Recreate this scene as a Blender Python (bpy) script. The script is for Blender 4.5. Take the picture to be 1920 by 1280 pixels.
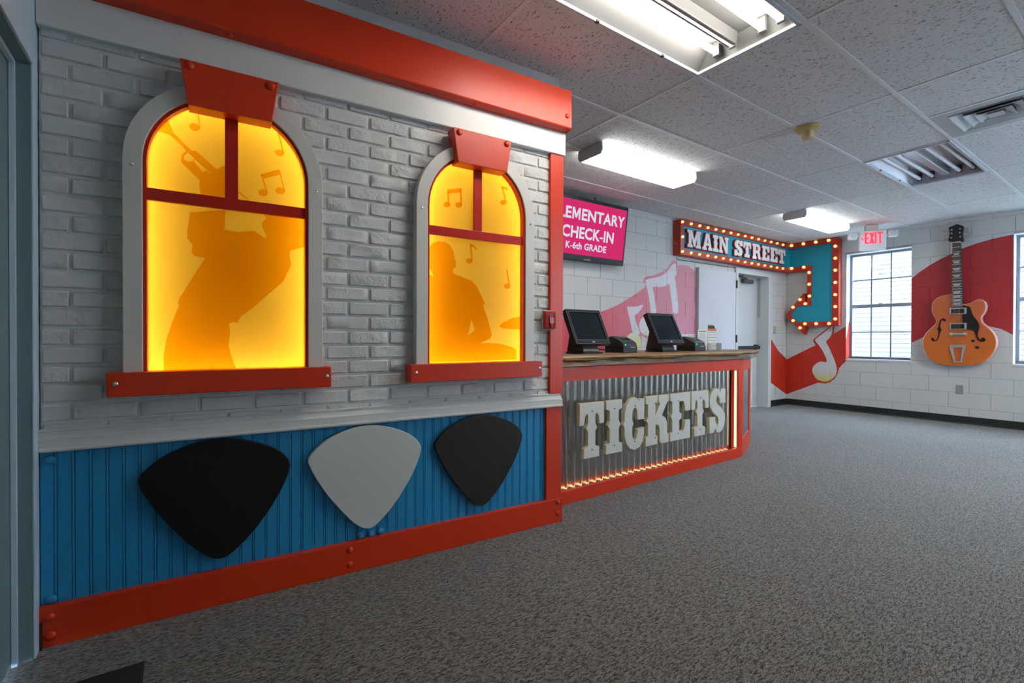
import bpy, bmesh, math, random
from mathutils import Matrix, Vector
from mathutils.geometry import delaunay_2d_cdt, tessellate_polygon

random.seed(7)
D = bpy.data
for o in list(D.objects):
    D.objects.remove(o, do_unlink=True)
SC = bpy.context.scene
COL = SC.collection
R = math.radians

# ------------------------------------------------------------------ camera
cam_d = D.cameras.new('camera')
cam_d.sensor_fit = 'HORIZONTAL'
cam_d.sensor_width = 36.0
cam_d.lens = 36.0 * 897.756 / 1920.0
cam_d.clip_start = 0.02
cam = D.objects.new('camera', cam_d)
COL.objects.link(cam)
cam.matrix_world = (Matrix.Translation((-0.4733, -2.3252, 1.112))
                    @ Matrix.Rotation(R(-34.7774), 4, 'Z')
                    @ Matrix.Rotation(R(90 - 0.4374), 4, 'X')
                    @ Matrix.Rotation(R(0.1542), 4, 'Z'))
SC.camera = cam

# ------------------------------------------------------------------ world, sun, exposure
w = D.worlds.new('sky')
SC.world = w
w.use_nodes = True
bg = w.node_tree.nodes['Background']
bg.inputs[0].default_value = (0.58, 0.76, 1.0, 1)
bg.inputs[1].default_value = 26.0
sun_d = D.lights.new('sun', 'SUN')
sun_d.energy = 22.0
sun_d.angle = R(0.6)
sun_d.color = (1.0, 0.96, 0.9)
sun = D.objects.new('sun', sun_d)
COL.objects.link(sun)
sun.rotation_euler = Vector((0.62, -0.45, -0.64)).to_track_quat('-Z', 'Y').to_euler()
vs = SC.view_settings
vs.view_transform = 'Standard'
vs.look = 'None'
vs.gamma = 1.0
vs.use_curve_mapping = False
vs.exposure = 0.62

TUBE_STRENGTH = 28.0
FILL_TUBE_STRENGTH = 95.0
WRAP_STRENGTH = 5.5
LED_STRENGTH = 6.0

# ------------------------------------------------------------------ room dimensions (metres)
H = 2.687          # ceiling
XF = 7.982         # wall with the real windows
YB = 1.69          # wall behind the counter
XL = -0.889        # wall with the doorway, left
YR = -4.60         # wall to the right of the camera
PHI = -0.0606      # the brick front stands slightly askew
GX, GY = 2.088, -0.579   # a crossing of the ceiling grid
TX, TY = 1.2192, 0.6096

# ------------------------------------------------------------------ materials
MATS = {}
def nodes_of(m):
    return m.node_tree.nodes, m.node_tree.links

def mat(name, col, rough=0.5, metal=0.0, bump=0.0, bscale=60.0, bdist=0.002, vary=0.0, vscale=8.0, spec=0.5, coat=0.0, stretch=None, detail=3.0):
    if name in MATS:
        return MATS[name]
    m = D.materials.new(name)
    m.use_nodes = True
    n, l = nodes_of(m)
    b = n['Principled BSDF']
    b.inputs['Base Color'].default_value = (*col, 1)
    b.inputs['Roughness'].default_value = rough
    b.inputs['Metallic'].default_value = metal
    b.inputs['Specular IOR Level'].default_value = spec
    b.inputs['Coat Weight'].default_value = coat
    if bump or vary:
        tc = n.new('ShaderNodeTexCoord')
        mp = n.new('ShaderNodeMapping')
        if stretch:
            mp.inputs['Scale'].default_value = stretch
        l.new(tc.outputs['Object'], mp.inputs[0])
    if bump:
        t = n.new('ShaderNodeTexNoise')
        t.inputs['Scale'].default_value = bscale
        t.inputs['Detail'].default_value = detail
        l.new(mp.outputs[0], t.inputs['Vector'])
        bp = n.new('ShaderNodeBump')
        bp.inputs['Strength'].default_value = bump
        bp.inputs['Distance'].default_value = bdist
        l.new(t.outputs[0], bp.inputs['Height'])
        l.new(bp.outputs[0], b.inputs['Normal'])
    if vary:
        t2 = n.new('ShaderNodeTexNoise')
        t2.inputs['Scale'].default_value = vscale
        t2.inputs['Detail'].default_value = 4
        l.new(mp.outputs[0], t2.inputs['Vector'])
        mx = n.new('ShaderNodeMixRGB')
        mx.inputs[1].default_value = (*[c * (1 - vary) for c in col], 1)
        mx.inputs[2].default_value = (*[min(1, c * (1 + vary)) for c in col], 1)
        l.new(t2.outputs[0], mx.inputs[0])
        l.new(mx.outputs[0], b.inputs['Base Color'])
    MATS[name] = m
    return m

def emit(name, col, strength):
    if name in MATS:
        return MATS[name]
    m = D.materials.new(name)
    m.use_nodes = True
    n, l = nodes_of(m)
    n.remove(n['Principled BSDF'])
    e = n.new('ShaderNodeEmission')
    e.inputs[0].default_value = (*col, 1)
    e.inputs[1].default_value = strength
    l.new(e.outputs[0], n['Material Output'].inputs[0])
    MATS[name] = m
    return m

def film(name, col):                    # tinted see-through vinyl film
    m = D.materials.new(name)
    m.use_nodes = True
    n, l = nodes_of(m)
    n.remove(n['Principled BSDF'])
    t = n.new('ShaderNodeBsdfTransparent')
    t.inputs[0].default_value = (*col, 1)
    l.new(t.outputs[0], n['Material Output'].inputs[0])
    MATS[name] = m
    return m

def translucent(name, col, refl):
    m = D.materials.new(name)
    m.use_nodes = True
    n, l = nodes_of(m)
    n.remove(n['Principled BSDF'])
    t = n.new('ShaderNodeBsdfTranslucent')
    t.inputs[0].default_value = (*col, 1)
    d = n.new('ShaderNodeBsdfDiffuse')
    d.inputs[0].default_value = (*refl, 1)
    g = n.new('ShaderNodeBsdfGlossy')
    g.inputs['Roughness'].default_value = 0.25
    x = n.new('ShaderNodeMixShader')
    x.inputs[0].default_value = 0.30
    l.new(t.outputs[0], x.inputs[1]); l.new(d.outputs[0], x.inputs[2])
    y = n.new('ShaderNodeMixShader')
    y.inputs[0].default_value = 0.025
    l.new(x.outputs[0], y.inputs[1]); l.new(g.outputs[0], y.inputs[2])
    l.new(y.outputs[0], n['Material Output'].inputs[0])
    MATS[name] = m
    return m

def glass(name):
    m = D.materials.new(name)
    m.use_nodes = True
    n, l = nodes_of(m)
    n.remove(n['Principled BSDF'])
    t = n.new('ShaderNodeBsdfTransparent')
    t.inputs[0].default_value = (0.93, 0.96, 0.97, 1)
    g = n.new('ShaderNodeBsdfGlossy')
    g.inputs['Roughness'].default_value = 0.02
    x = n.new('ShaderNodeMixShader')
    x.inputs[0].default_value = 0.06
    l.new(t.outputs[0], x.inputs[1]); l.new(g.outputs[0], x.inputs[2])
    l.new(x.outputs[0], n['Material Output'].inputs[0])
    MATS[name] = m
    return m

def carpet():
    m = D.materials.new('carpet')
    m.use_nodes = True
    n, l = nodes_of(m)
    b = n['Principled BSDF']
    b.inputs['Roughness'].default_value = 0.95
    b.inputs['Specular IOR Level'].default_value = 0.15
    b.inputs['Sheen Weight'].default_value = 0.25
    b.inputs['Sheen Roughness'].default_value = 0.5
    tc = n.new('ShaderNodeTexCoord')
    mp = n.new('ShaderNodeMapping')
    mp.inputs['Rotation'].default_value = (0, 0, R(-4))
    mp.inputs['Scale'].default_value = (0.5, 1.5, 1.0)
    l.new(tc.outputs['Object'], mp.inputs[0])
    v = n.new('ShaderNodeTexVoronoi'); v.inputs['Scale'].default_value = 230
    l.new(mp.outputs[0], v.inputs['Vector'])
    sp = n.new('ShaderNodeSeparateXYZ'); l.new(v.outputs['Color'], sp.inputs[0])
    t = n.new('ShaderNodeTexNoise'); t.inputs['Scale'].default_value = 70; t.inputs['Detail'].default_value = 3
    l.new(mp.outputs[0], t.inputs['Vector'])
    ad = n.new('ShaderNodeMath'); ad.operation = 'MULTIPLY_ADD'
    ad.inputs[1].default_value = 0.55
    l.new(sp.outputs[0], ad.inputs[0]); l.new(t.outputs[0], ad.inputs[2])
    r = n.new('ShaderNodeValToRGB')
    r.color_ramp.elements[0].position = 0.50; r.color_ramp.elements[0].color = (0.014, 0.013, 0.012, 1)
    r.color_ramp.elements[1].position = 1.0; r.color_ramp.elements[1].color = (0.26, 0.25, 0.225, 1)
    l.new(ad.outputs[0], r.inputs[0])
    t2 = n.new('ShaderNodeTexNoise'); t2.inputs['Scale'].default_value = 1.3; t2.inputs['Detail'].default_value = 5
    l.new(tc.outputs['Object'], t2.inputs['Vector'])
    mx = n.new('ShaderNodeMixRGB'); mx.blend_type = 'MULTIPLY'; mx.inputs[0].default_value = 0.30
    l.new(r.outputs[0], mx.inputs[1]); l.new(t2.outputs[0], mx.inputs[2])
    l.new(mx.outputs[0], b.inputs['Base Color'])
    bp = n.new('ShaderNodeBump'); bp.inputs['Strength'].default_value = 0.7; bp.inputs['Distance'].default_value = 0.003
    l.new(ad.outputs[0], bp.inputs['Height']); l.new(bp.outputs[0], b.inputs['Normal'])
    MATS['carpet'] = m
    return m

def ceiling_tile_mat():
    m = D.materials.new('ceiling_tile')
    m.use_nodes = True
    n, l = nodes_of(m)
    b = n['Principled BSDF']
    b.inputs['Roughness'].default_value = 0.9
    b.inputs['Specular IOR Level'].default_value = 0.2
    tc = n.new('ShaderNodeTexCoord')
    mp = n.new('ShaderNodeMapping'); mp.inputs['Scale'].default_value = (1.0, 0.42, 1.0)
    l.new(tc.outputs['Object'], mp.inputs[0])
    t = n.new('ShaderNodeTexNoise'); t.inputs['Scale'].default_value = 125; t.inputs['Detail'].default_value = 2.0
    t.inputs['Distortion'].default_value = 0.5
    l.new(mp.outputs[0], t.inputs['Vector'])
    r = n.new('ShaderNodeValToRGB')
    r.color_ramp.elements[0].position = 0.33; r.color_ramp.elements[0].color = (0.26, 0.26, 0.26, 1)
    r.color_ramp.elements[1].position = 0.40; r.color_ramp.elements[1].color = (0.74, 0.76, 0.76, 1)
    l.new(t.outputs[0], r.inputs[0])
    l.new(r.outputs[0], b.inputs['Base Color'])
    bp = n.new('ShaderNodeBump'); bp.inputs['Strength'].default_value = 0.4; bp.inputs['Distance'].default_value = 0.002
    l.new(r.outputs[0], bp.inputs['Height']); l.new(bp.outputs[0], b.inputs['Normal'])
    MATS['ceiling_tile'] = m
    return m

def brick_mat():
    m = D.materials.new('painted_brick')
    m.use_nodes = True
    n, l = nodes_of(m)
    b = n['Principled BSDF']
    b.inputs['Roughness'].default_value = 0.55
    tc = n.new('ShaderNodeTexCoord')
    oi = n.new('ShaderNodeObjectInfo')
    ad = n.new('ShaderNodeVectorMath'); ad.operation = 'ADD'
    l.new(tc.outputs['Object'], ad.inputs[0]); l.new(oi.outputs['Random'], ad.inputs[1])
    t = n.new('ShaderNodeTexNoise'); t.inputs['Scale'].default_value = 26; t.inputs['Detail'].default_value = 6; t.inputs['Roughness'].default_value = 0.62
    l.new(ad.outputs[0], t.inputs['Vector'])
    t3 = n.new('ShaderNodeTexNoise'); t3.inputs['Scale'].default_value = 5; t3.inputs['Detail'].default_value = 1
    l.new(ad.outputs[0], t3.inputs['Vector'])
    r3 = n.new('ShaderNodeValToRGB'); r3.color_ramp.elements[0].position = 0.40; r3.color_ramp.elements[1].position = 0.62
    l.new(t3.outputs[0], r3.inputs[0])
    mu = n.new('ShaderNodeMath'); mu.operation = 'MULTIPLY'
    l.new(t.outputs[0], mu.inputs[0]); l.new(r3.outputs[0], mu.inputs[1])
    bp = n.new('ShaderNodeBump'); bp.inputs['Strength'].default_value = 1.0; bp.inputs['Distance'].default_value = 0.018
    l.new(mu.outputs[0], bp.inputs['Height'])
    t4 = n.new('ShaderNodeTexNoise'); t4.inputs['Scale'].default_value = 140; t4.inputs['Detail'].default_value = 3
    l.new(ad.outputs[0], t4.inputs['Vector'])
    bp2 = n.new('ShaderNodeBump'); bp2.inputs['Strength'].default_value = 0.6; bp2.inputs['Distance'].default_value = 0.0015
    l.new(t4.outputs[0], bp2.inputs['Height']); l.new(bp.outputs[0], bp2.inputs['Normal'])
    l.new(bp2.outputs[0], b.inputs['Normal'])
    mx = n.new('ShaderNodeMixRGB')
    mx.inputs[1].default_value = (0.55, 0.56, 0.55, 1); mx.inputs[2].default_value = (0.68, 0.68, 0.67, 1)
    l.new(t3.outputs[0], mx.inputs[0]); l.new(mx.outputs[0], b.inputs['Base Color'])
    MATS['painted_brick'] = m
    return m

def gradient_paint(name, c0, c1, axis, p0, p1, bump=0.25):
    """paint fading from c0 to c1 along an object axis (a printed or sprayed fade; for the mural pink, glare)"""
    m = D.materials.new(name)
    m.use_nodes = True
    n, l = nodes_of(m)
    b = n['Principled BSDF']; b.inputs['Roughness'].default_value = 0.5
    tc = n.new('ShaderNodeTexCoord'); sx = n.new('ShaderNodeSeparateXYZ')
    l.new(tc.outputs['Object'], sx.inputs[0])
    mr = n.new('ShaderNodeMapRange'); mr.inputs[1].default_value = p0; mr.inputs[2].default_value = p1
    l.new(sx.outputs[axis], mr.inputs[0])
    mx = n.new('ShaderNodeMixRGB'); mx.inputs[1].default_value = (*c0, 1); mx.inputs[2].default_value = (*c1, 1)
    l.new(mr.outputs[0], mx.inputs[0]); l.new(mx.outputs[0], b.inputs['Base Color'])
    if bump:
        t = n.new('ShaderNodeTexNoise'); t.inputs['Scale'].default_value = 160
        l.new(tc.outputs['Object'], t.inputs['Vector'])
        bp = n.new('ShaderNodeBump'); bp.inputs['Strength'].default_value = bump; bp.inputs['Distance'].default_value = 0.002
        l.new(t.outputs[0], bp.inputs['Height']); l.new(bp.outputs[0], b.inputs['Normal'])
    MATS[name] = m
    return m

def wood_mat(name, dark, light, scale=1.0):
    m = D.materials.new(name)
    m.use_nodes = True
    n, l = nodes_of(m)
    b = n['Principled BSDF']; b.inputs['Roughness'].default_value = 0.42
    tc = n.new('ShaderNodeTexCoord'); mp = n.new('ShaderNodeMapping')
    mp.inputs['Scale'].default_value = (0.7 * scale, 9 * scale, 9 * scale)
    l.new(tc.outputs['Object'], mp.inputs[0])
    t = n.new('ShaderNodeTexNoise'); t.inputs['Scale'].default_value = 4; t.inputs['Detail'].default_value = 6; t.inputs['Distortion'].default_value = 0.6
    l.new(mp.outputs[0], t.inputs['Vector'])
    r = n.new('ShaderNodeValToRGB')
    r.color_ramp.elements[0].position = 0.3; r.color_ramp.elements[0].color = (*dark, 1)
    r.color_ramp.elements[1].position = 0.7; r.color_ramp.elements[1].color = (*light, 1)
    l.new(t.outputs[0], r.inputs[0]); l.new(r.outputs[0], b.inputs['Base Color'])
    bp = n.new('ShaderNodeBump'); bp.inputs['Strength'].default_value = 0.4; bp.inputs['Distance'].default_value = 0.003
    l.new(t.outputs[0], bp.inputs['Height']); l.new(bp.outputs[0], b.inputs['Normal'])
    MATS[name] = m
    return m

RED = mat('red_paint', (0.62, 0.032, 0.002), 0.38, vary=0.06, vscale=3, bump=0.06, bscale=220, bdist=0.001)
SASH = mat('red_sash', (0.50, 0.014, 0.003), 0.3)
CREAM = mat('cream_paint', (0.63, 0.62, 0.57), 0.4, bump=0.05, bscale=200, bdist=0.001)
TRIMW = mat('white_trim', (0.66, 0.67, 0.65), 0.35, bump=0.04, bscale=150, bdist=0.001)
BLUE = mat('blue_paint', (0.014, 0.25, 0.50), 0.38, bump=0.08, bscale=240, bdist=0.001)
BLACK = mat('pick_black', (0.004, 0.004, 0.004), 0.6, spec=0.25)
CHAR = mat('pick_charcoal', (0.014, 0.012, 0.009), 0.55, spec=0.35)
PICKW = mat('pick_white', (0.56, 0.57, 0.54), 0.4)
CHROME = mat('chrome', (0.8, 0.8, 0.8), 0.18, 1.0)
BRICK = brick_mat()
MORTAR = mat('painted_mortar', (0.60, 0.61, 0.60), 0.7, bump=0.5, bscale=90, bdist=0.004)
CARPET = carpet()
CTILE = ceiling_tile_mat()
GRIDW = mat('grid_white', (0.76, 0.79, 0.80), 0.45)
WHITEP = mat('white_enamel', (0.78, 0.80, 0.80), 0.35)
BLOCKW = mat('block_white', (0.60, 0.605, 0.585), 0.62, bump=0.35, bscale=150, bdist=0.003)
JOINTW = mat('joint_white', (0.40, 0.41, 0.41), 0.8)
MURED = mat('mural_red', (0.55, 0.026, 0.006), 0.5, bump=0.3, bscale=150, bdist=0.002)
MUARC = mat('mural_crimson', (0.40, 0.022, 0.028), 0.55, bump=0.3, bscale=150, bdist=0.002)
MUGLARE = gradient_paint('mural_red_glare_fade', (0.72, 0.045, 0.06), (0.66, 0.26, 0.33), 0, 2.9, 4.7, 0.3)  # red fading to pink; the pink is glare put into the paint
NOTEW = mat('mural_white', (0.70, 0.69, 0.72), 0.5, bump=0.3, bscale=150, bdist=0.002)
NOTEF = gradient_paint('mural_note_fade_low', (0.62, 0.60, 0.10), (0.70, 0.68, 0.69), 2, 0.42, 0.62, 0.3)
NOTEB = gradient_paint('mural_note_fade_high', (0.66, 0.64, 0.22), (0.72, 0.71, 0.72), 2, 1.02, 1.22, 0.3)
DARKB = mat('dark_base', (0.012, 0.014, 0.014), 0.5)
GLASS = glass('window_glass')
DOORW = mat('door_white', (0.60, 0.61, 0.64), 0.42)
FRAMEW = mat('door_frame_white', (0.60, 0.63, 0.60), 0.4)
PALEB = mat('pale_blue_paint', (0.56, 0.72, 0.84), 0.35, bump=0.05, bscale=120, bdist=0.001)
DOORT = mat('grey_teal_paint', (0.15, 0.25, 0.27), 0.45)
BLKPL = mat('black_plastic', (0.012, 0.012, 0.013), 0.35)
DKPL = mat('dark_grey_plastic', (0.028, 0.030, 0.030), 0.4)
SCRN = mat('dark_screen', (0.006, 0.012, 0.016), 0.12)
GALV = mat('galvanised_steel', (0.54, 0.57, 0.57), 0.24, 1.0, vary=0.22, vscale=14, stretch=(1, 1, 0.35), bump=0.12, bscale=30, bdist=0.002)
LETTER = mat('letter_ivory', (0.58, 0.58, 0.52), 0.45)
LETTERS = mat('letter_edge_yellow', (0.60, 0.55, 0.30), 0.5)
WOODT = wood_mat('counter_wood', (0.16, 0.075, 0.03), (0.42, 0.24, 0.11))
WOODE = wood_mat('counter_edge_wood', (0.045, 0.022, 0.006), (0.17, 0.085, 0.02))
TEAL = mat('sign_teal', (0.006, 0.31, 0.43), 0.45)
SIGNR = mat('sign_red', (0.42, 0.028, 0.010), 0.4)
SIGNW = mat('sign_letter_white', (0.80, 0.79, 0.78), 0.5)
BULB = emit('warm_bulb', (1.0, 0.46, 0.16), 1.6)
TUBE = emit('fluorescent_tube', (1.0, 0.93, 0.83), TUBE_STRENGTH)
FILL_TUBE = emit('fluorescent_tube_fill', (1.0, 0.93, 0.83), FILL_TUBE_STRENGTH)  # stronger tubes for the added ceiling light out of view
PAN = mat('troffer_pan', (0.12, 0.12, 0.12), 0.5)
WRAPL = emit('light_diffuser', (1.0, 0.98, 0.94), WRAP_STRENGTH)
LEDW = emit('led_warm', (1.0, 0.60, 0.26), LED_STRENGTH)
LEDB = emit('led_backlight', (1.0, 0.87, 0.74), 14.0)
PANE = translucent('backlit_yellow_acrylic', (1.0, 0.79, 0.19), (0.70, 0.52, 0.06))
BOXW = mat('light_box_white', (0.85, 0.85, 0.82), 0.7)
FILM = film('orange_film', (0.90, 0.58, 0.07))
OFFTUBE = mat('unlit_tube', (0.75, 0.74, 0.78), 0.15)
ALU = mat('bright_reflector', (0.55, 0.57, 0.60), 0.25, 0.4)
ORANGE = gradient_paint('guitar_orange', (0.62, 0.145, 0.014), (0.53, 0.125, 0.045), 2, 0.8, 1.6, 0)
MATS['guitar_orange'].node_tree.nodes['Principled BSDF'].inputs['Roughness'].default_value = 0.35
GSIDE = mat('guitar_binding', (0.60, 0.30, 0.26), 0.4)
GBLACK = mat('guitar_black', (0.010, 0.008, 0.008), 0.35)
FRETB = mat('fretboard', (0.055, 0.040, 0.036), 0.5)
PEARL = mat('pearl', (0.50, 0.52, 0.55), 0.3)
SILVER = mat('satin_silver', (0.55, 0.57, 0.58), 0.3, 0.6)
BEIGE = mat('aged_beige', (0.55, 0.40, 0.16), 0.5)
EXITR = emit('exit_red', (1.0, 0.015, 0.03), 3.2)
FIRER = mat('alarm_red', (0.45, 0.02, 0.010), 0.25)
GREEN = emit('button_green', (0.05, 0.9, 0.45), 0.9)
PAPER = mat('paper', (0.75, 0.74, 0.70), 0.7)
SIDING = mat('white_siding', (0.10, 0.10, 0.105), 0.6)
ROOFM = mat('roof_dark', (0.10, 0.10, 0.11), 0.8)
GRASS = mat('pale_ground', (0.35, 0.36, 0.30), 0.9)
IVORY = mat('outlet_ivory', (0.40, 0.38, 0.31), 0.4)
MATM = mat('dark_mat', (0.014, 0.014, 0.013), 0.95, bump=0.6, bscale=150, bdist=0.003)
PINK = emit('screen_pink', (0.80, 0.035, 0.19), 0.52)
TXTW = emit('screen_text_white', (0.82, 0.80, 0.95), 0.58)

# ------------------------------------------------------------------ mesh helpers
class MB:
    def __init__(s):
        s.v = []; s.f = []; s.m = []
    def add(s, vs_, fs_, mi=0):
        k = len(s.v)
        s.v += [tuple(q) for q in vs_]
        for f in fs_:
            s.f.append(tuple(i + k for i in f)); s.m.append(mi)
        return s
    def box(s, x0, x1, y0, y1, z0, z1, mi=0):
        return s.add([(x, y, z) for z in (z0, z1) for y in (y0, y1) for x in (x0, x1)],
                     [(0, 2, 3, 1), (4, 5, 7, 6), (0, 1, 5, 4), (2, 6, 7, 3), (0, 4, 6, 2), (1, 3, 7, 5)], mi)
    def prism(s, poly, y0, y1, mi=0, ms=None, holes=()):
        """outline in (x, z), front at y0, back at y1; ms = material of the rim"""
        ms = mi if ms is None else ms
        loops = [list(poly)] + [list(h) for h in holes]
        flat = [p for L in loops for p in L]
        n = len(flat)
        s0 = len(s.v)
        s.v += [(p[0], y0, p[1]) for p in flat] + [(p[0], y1, p[1]) for p in flat]
        if holes:
            tris = tessellate_polygon([[Vector((p[0], p[1], 0)) for p in L] for L in loops])
        else:
            tris = [tuple(range(n))]
        for t in tris:
            s.f.append(tuple(s0 + i for i in t)); s.m.append(mi)
            s.f.append(tuple(s0 + n + i for i in reversed(t))); s.m.append(mi)
        k = 0
        for L in loops:
            c = len(L)
            for i in range(c):
                a, b = k + i, k + (i + 1) % c
                s.f.append((s0 + a, s0 + b, s0 + n + b, s0 + n + a)); s.m.append(ms)
            k += c
        return s
    def ring(s, outer, inner, y0, y1, mi=0, ms=None):
        """frame between two closed outlines with the same number of points"""
        ms = mi if ms is None else ms
        n = len(outer); k = len(s.v)
        s.v += [(p[0], y0, p[1]) for p in outer] + [(p[0], y0, p[1]) for p in inner]
        s.v += [(p[0], y1, p[1]) for p in outer] + [(p[0], y1, p[1]) for p in inner]
        for i in range(n):
            j = (i + 1) % n
            for q, mm in (((i, j, n + j, n + i), mi), ((2*n + i, 3*n + i, 3*n + j, 2*n + j), mi),
                          ((i, 2*n + i, 2*n + j, j), ms), ((n + i, n + j, 3*n + j, 3*n + i), ms)):
                s.f.append(tuple(k + a for a in q)); s.m.append(mm)
        return s
    def extrude_x(s, prof, x0, x1, mi=0):
        """profile in (y, z) swept along x"""
        n = len(prof); k = len(s.v)
        s.v += [(x0, a, b) for a, b in prof] + [(x1, a, b) for a, b in prof]
        for i in range(n):
            j = (i + 1) % n
            s.f.append((k + i, k + j, k + n + j, k + n + i)); s.m.append(mi)
        s.f.append(tuple(k + i for i in range(n))); s.m.append(mi)
        s.f.append(tuple(k + n + i for i in reversed(range(n)))); s.m.append(mi)
        return s
    def tube(s, pts, r, n=8, mi=0, closed=False, caps=True):
        pts = [Vector(p) for p in pts]
        c = len(pts); k = len(s.v)
        up = Vector((0, 0, 1))
        for i, p in enumerate(pts):
            if closed:
                t = pts[(i + 1) % c] - pts[i - 1]
            else:
                t = pts[min(i + 1, c - 1)] - pts[max(i - 1, 0)]
            t.normalize()
            a = t.cross(up)
            if a.length < 0.05:
                a = t.cross(Vector((0, 1, 0)))
            a.normalize(); b = t.cross(a)
            rr = r[i] if isinstance(r, (list, tuple)) else r
            for j in range(n):
                g = 2 * math.pi * j / n
                s.v.append(tuple(p + a * (rr * math.cos(g)) + b * (rr * math.sin(g))))
        for i in range(c if closed else c - 1):
            ii = (i + 1) % c
            for j in range(n):
                jj = (j + 1) % n
                s.f.append((k + i*n + j, k + i*n + jj, k + ii*n + jj, k + ii*n + j)); s.m.append(mi)
        if caps and not closed:
            s.f.append(tuple(k + j for j in range(n))); s.m.append(mi)
            s.f.append(tuple(k + (c - 1)*n + j for j in range(n))); s.m.append(mi)
        return s
    def lathe(s, prof, c=(0, 0, 0), axis='z', n=20, mi=0):
        """profile (radius, height) about an axis: 'z' up, '-y' towards the viewer"""
        k = len(s.v); c = Vector(c)
        for rr, h in prof:
            for j in range(n):
                g = 2 * math.pi * j / n
                a, b = rr * math.cos(g), rr * math.sin(g)
                q = (a, b, h) if axis == 'z' else ((a, -h, b) if axis == '-y' else (h, a, b))
                s.v.append(tuple(c + Vector(q)))
        for i in range(len(prof) - 1):
            for j in range(n):
                jj = (j + 1) % n
                s.f.append((k + i*n + j, k + i*n + jj, k + (i+1)*n + jj, k + (i+1)*n + j)); s.m.append(mi)
        for i in (0, len(prof) - 1):
            s.f.append(tuple(k + i*n + j for j in range(n))); s.m.append(mi)
        return s
    def mesh(s, name, mats, smooth=0):
        me = D.meshes.new(name)
        me.from_pydata(s.v, [], s.f)
        for m in (mats if isinstance(mats, (list, tuple)) else [mats]):
            me.materials.append(m)
        me.polygons.foreach_set('material_index', s.m)
        bm = bmesh.new(); bm.from_mesh(me)
        bmesh.ops.remove_doubles(bm, verts=bm.verts, dist=1e-6)
        bmesh.ops.recalc_face_normals(bm, faces=bm.faces)
        bm.to_mesh(me); bm.free()
        if smooth:
            me.polygons.foreach_set('use_smooth', [True] * len(me.polygons))
            me.set_sharp_from_angle(angle=R(smooth))
        me.update()
        return me
    def build(s, name, mats, parent=None, smooth=0, bevel=0, loc=None, rz=None, seg=2):
        o = D.objects.new(name, s.mesh(name, mats, smooth))
        COL.objects.link(o)
        if parent:
            o.parent = parent
        if loc: o.location = loc
        if rz is not None: o.rotation_euler.z = rz
        if bevel:
            b = o.modifiers.new('bevel', 'BEVEL')
            b.width = bevel; b.segments = seg; b.limit_method = 'ANGLE'; b.angle_limit = R(40)
            b.harden_normals = False
        return o

def tag(o, label=None, cat=None, group=None, kind=None):
    if label: o['label'] = label
    if cat: o['category'] = cat
    if group: o['group'] = group
    if kind: o['kind'] = kind
    return o

def thing(name, label, cat, loc=(0, 0, 0), rz=0.0, group=None, kind=None):
    o = D.objects.new(name, None)
    o.empty_display_size = 0.1
    COL.objects.link(o)
    o.location = loc
    o.rotation_euler.z = rz
    return tag(o, label, cat, group, kind)

def share(me, name, parent=None, loc=(0, 0, 0), rot=None):
    o = D.objects.new(name, me)
    COL.objects.link(o)
    o.parent = parent
    o.location = loc
    if rot: o.rotation_euler = rot
    return o

def offset(poly, d):
    """grow a closed outline by d (miter joints, clamped)"""
    n = len(poly)
    a = sum(poly[i][0]*poly[(i+1) % n][1] - poly[(i+1) % n][0]*poly[i][1] for i in range(n))
    sg = 1 if a > 0 else -1
    out = []
    for i in range(n):
        p0, p1, p2 = Vector(poly[i-1]), Vector(poly[i]), Vector(poly[(i+1) % n])
        e1 = (p1 - p0).normalized(); e2 = (p2 - p1).normalized()
        n1 = Vector((e1.y, -e1.x)) * sg; n2 = Vector((e2.y, -e2.x)) * sg
        b = n1 + n2
        if b.length < 1e-4:
            b = n1
        b.normalize()
        out.append(tuple(p1 + b * (d / max(0.5, b.dot(n1)))))
    return out

def smooth_loop(poly, sub=4):
    """closed Catmull-Rom through the points"""
    n = len(poly); out = []
    for i in range(n):
        p0, p1, p2, p3 = (Vector(poly[(i + k) % n]) for k in (-1, 0, 1, 2))
        for j in range(sub):
            t = j / sub
            out.append(tuple(0.5 * ((2*p1) + (p2 - p0)*t + (2*p0 - 5*p1 + 4*p2 - p3)*t*t + (3*p1 - p0 - 3*p2 + p3)*t*t*t)))
    return out

def inside(pt, poly):
    x, y = pt; c = False; n = len(poly)
    for i in range(n):
        x1, y1 = poly[i]; x2, y2 = poly[i-1]
        if (y1 > y) != (y2 > y) and x < (x2 - x1)*(y - y1)/(y2 - y1) + x1:
            c = not c
    return c

def clip_rect(poly, x0, x1, y0, y1):
    def cl(P, f, inter):
        o = []
        for i in range(len(P)):
            a, b = P[i-1], P[i]
            if f(b):
                if not f(a): o.append(inter(a, b))
                o.append(b)
            elif f(a):
                o.append(inter(a, b))
        return o
    ix = lambda v: (lambda a, b: (v, a[1] + (b[1]-a[1])*(v-a[0])/(b[0]-a[0])))
    iy = lambda v: (lambda a, b: (a[0] + (b[0]-a[0])*(v-a[1])/(b[1]-a[1]), v))
    P = list(poly)
    for f, g in ((lambda p: p[0] >= x0, ix(x0)), (lambda p: p[0] <= x1, ix(x1)), (lambda p: p[1] >= y0, iy(y0)), (lambda p: p[1] <= y1, iy(y1))):
        if not P: return []
        P = cl(P, f, g)
    return P

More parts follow.
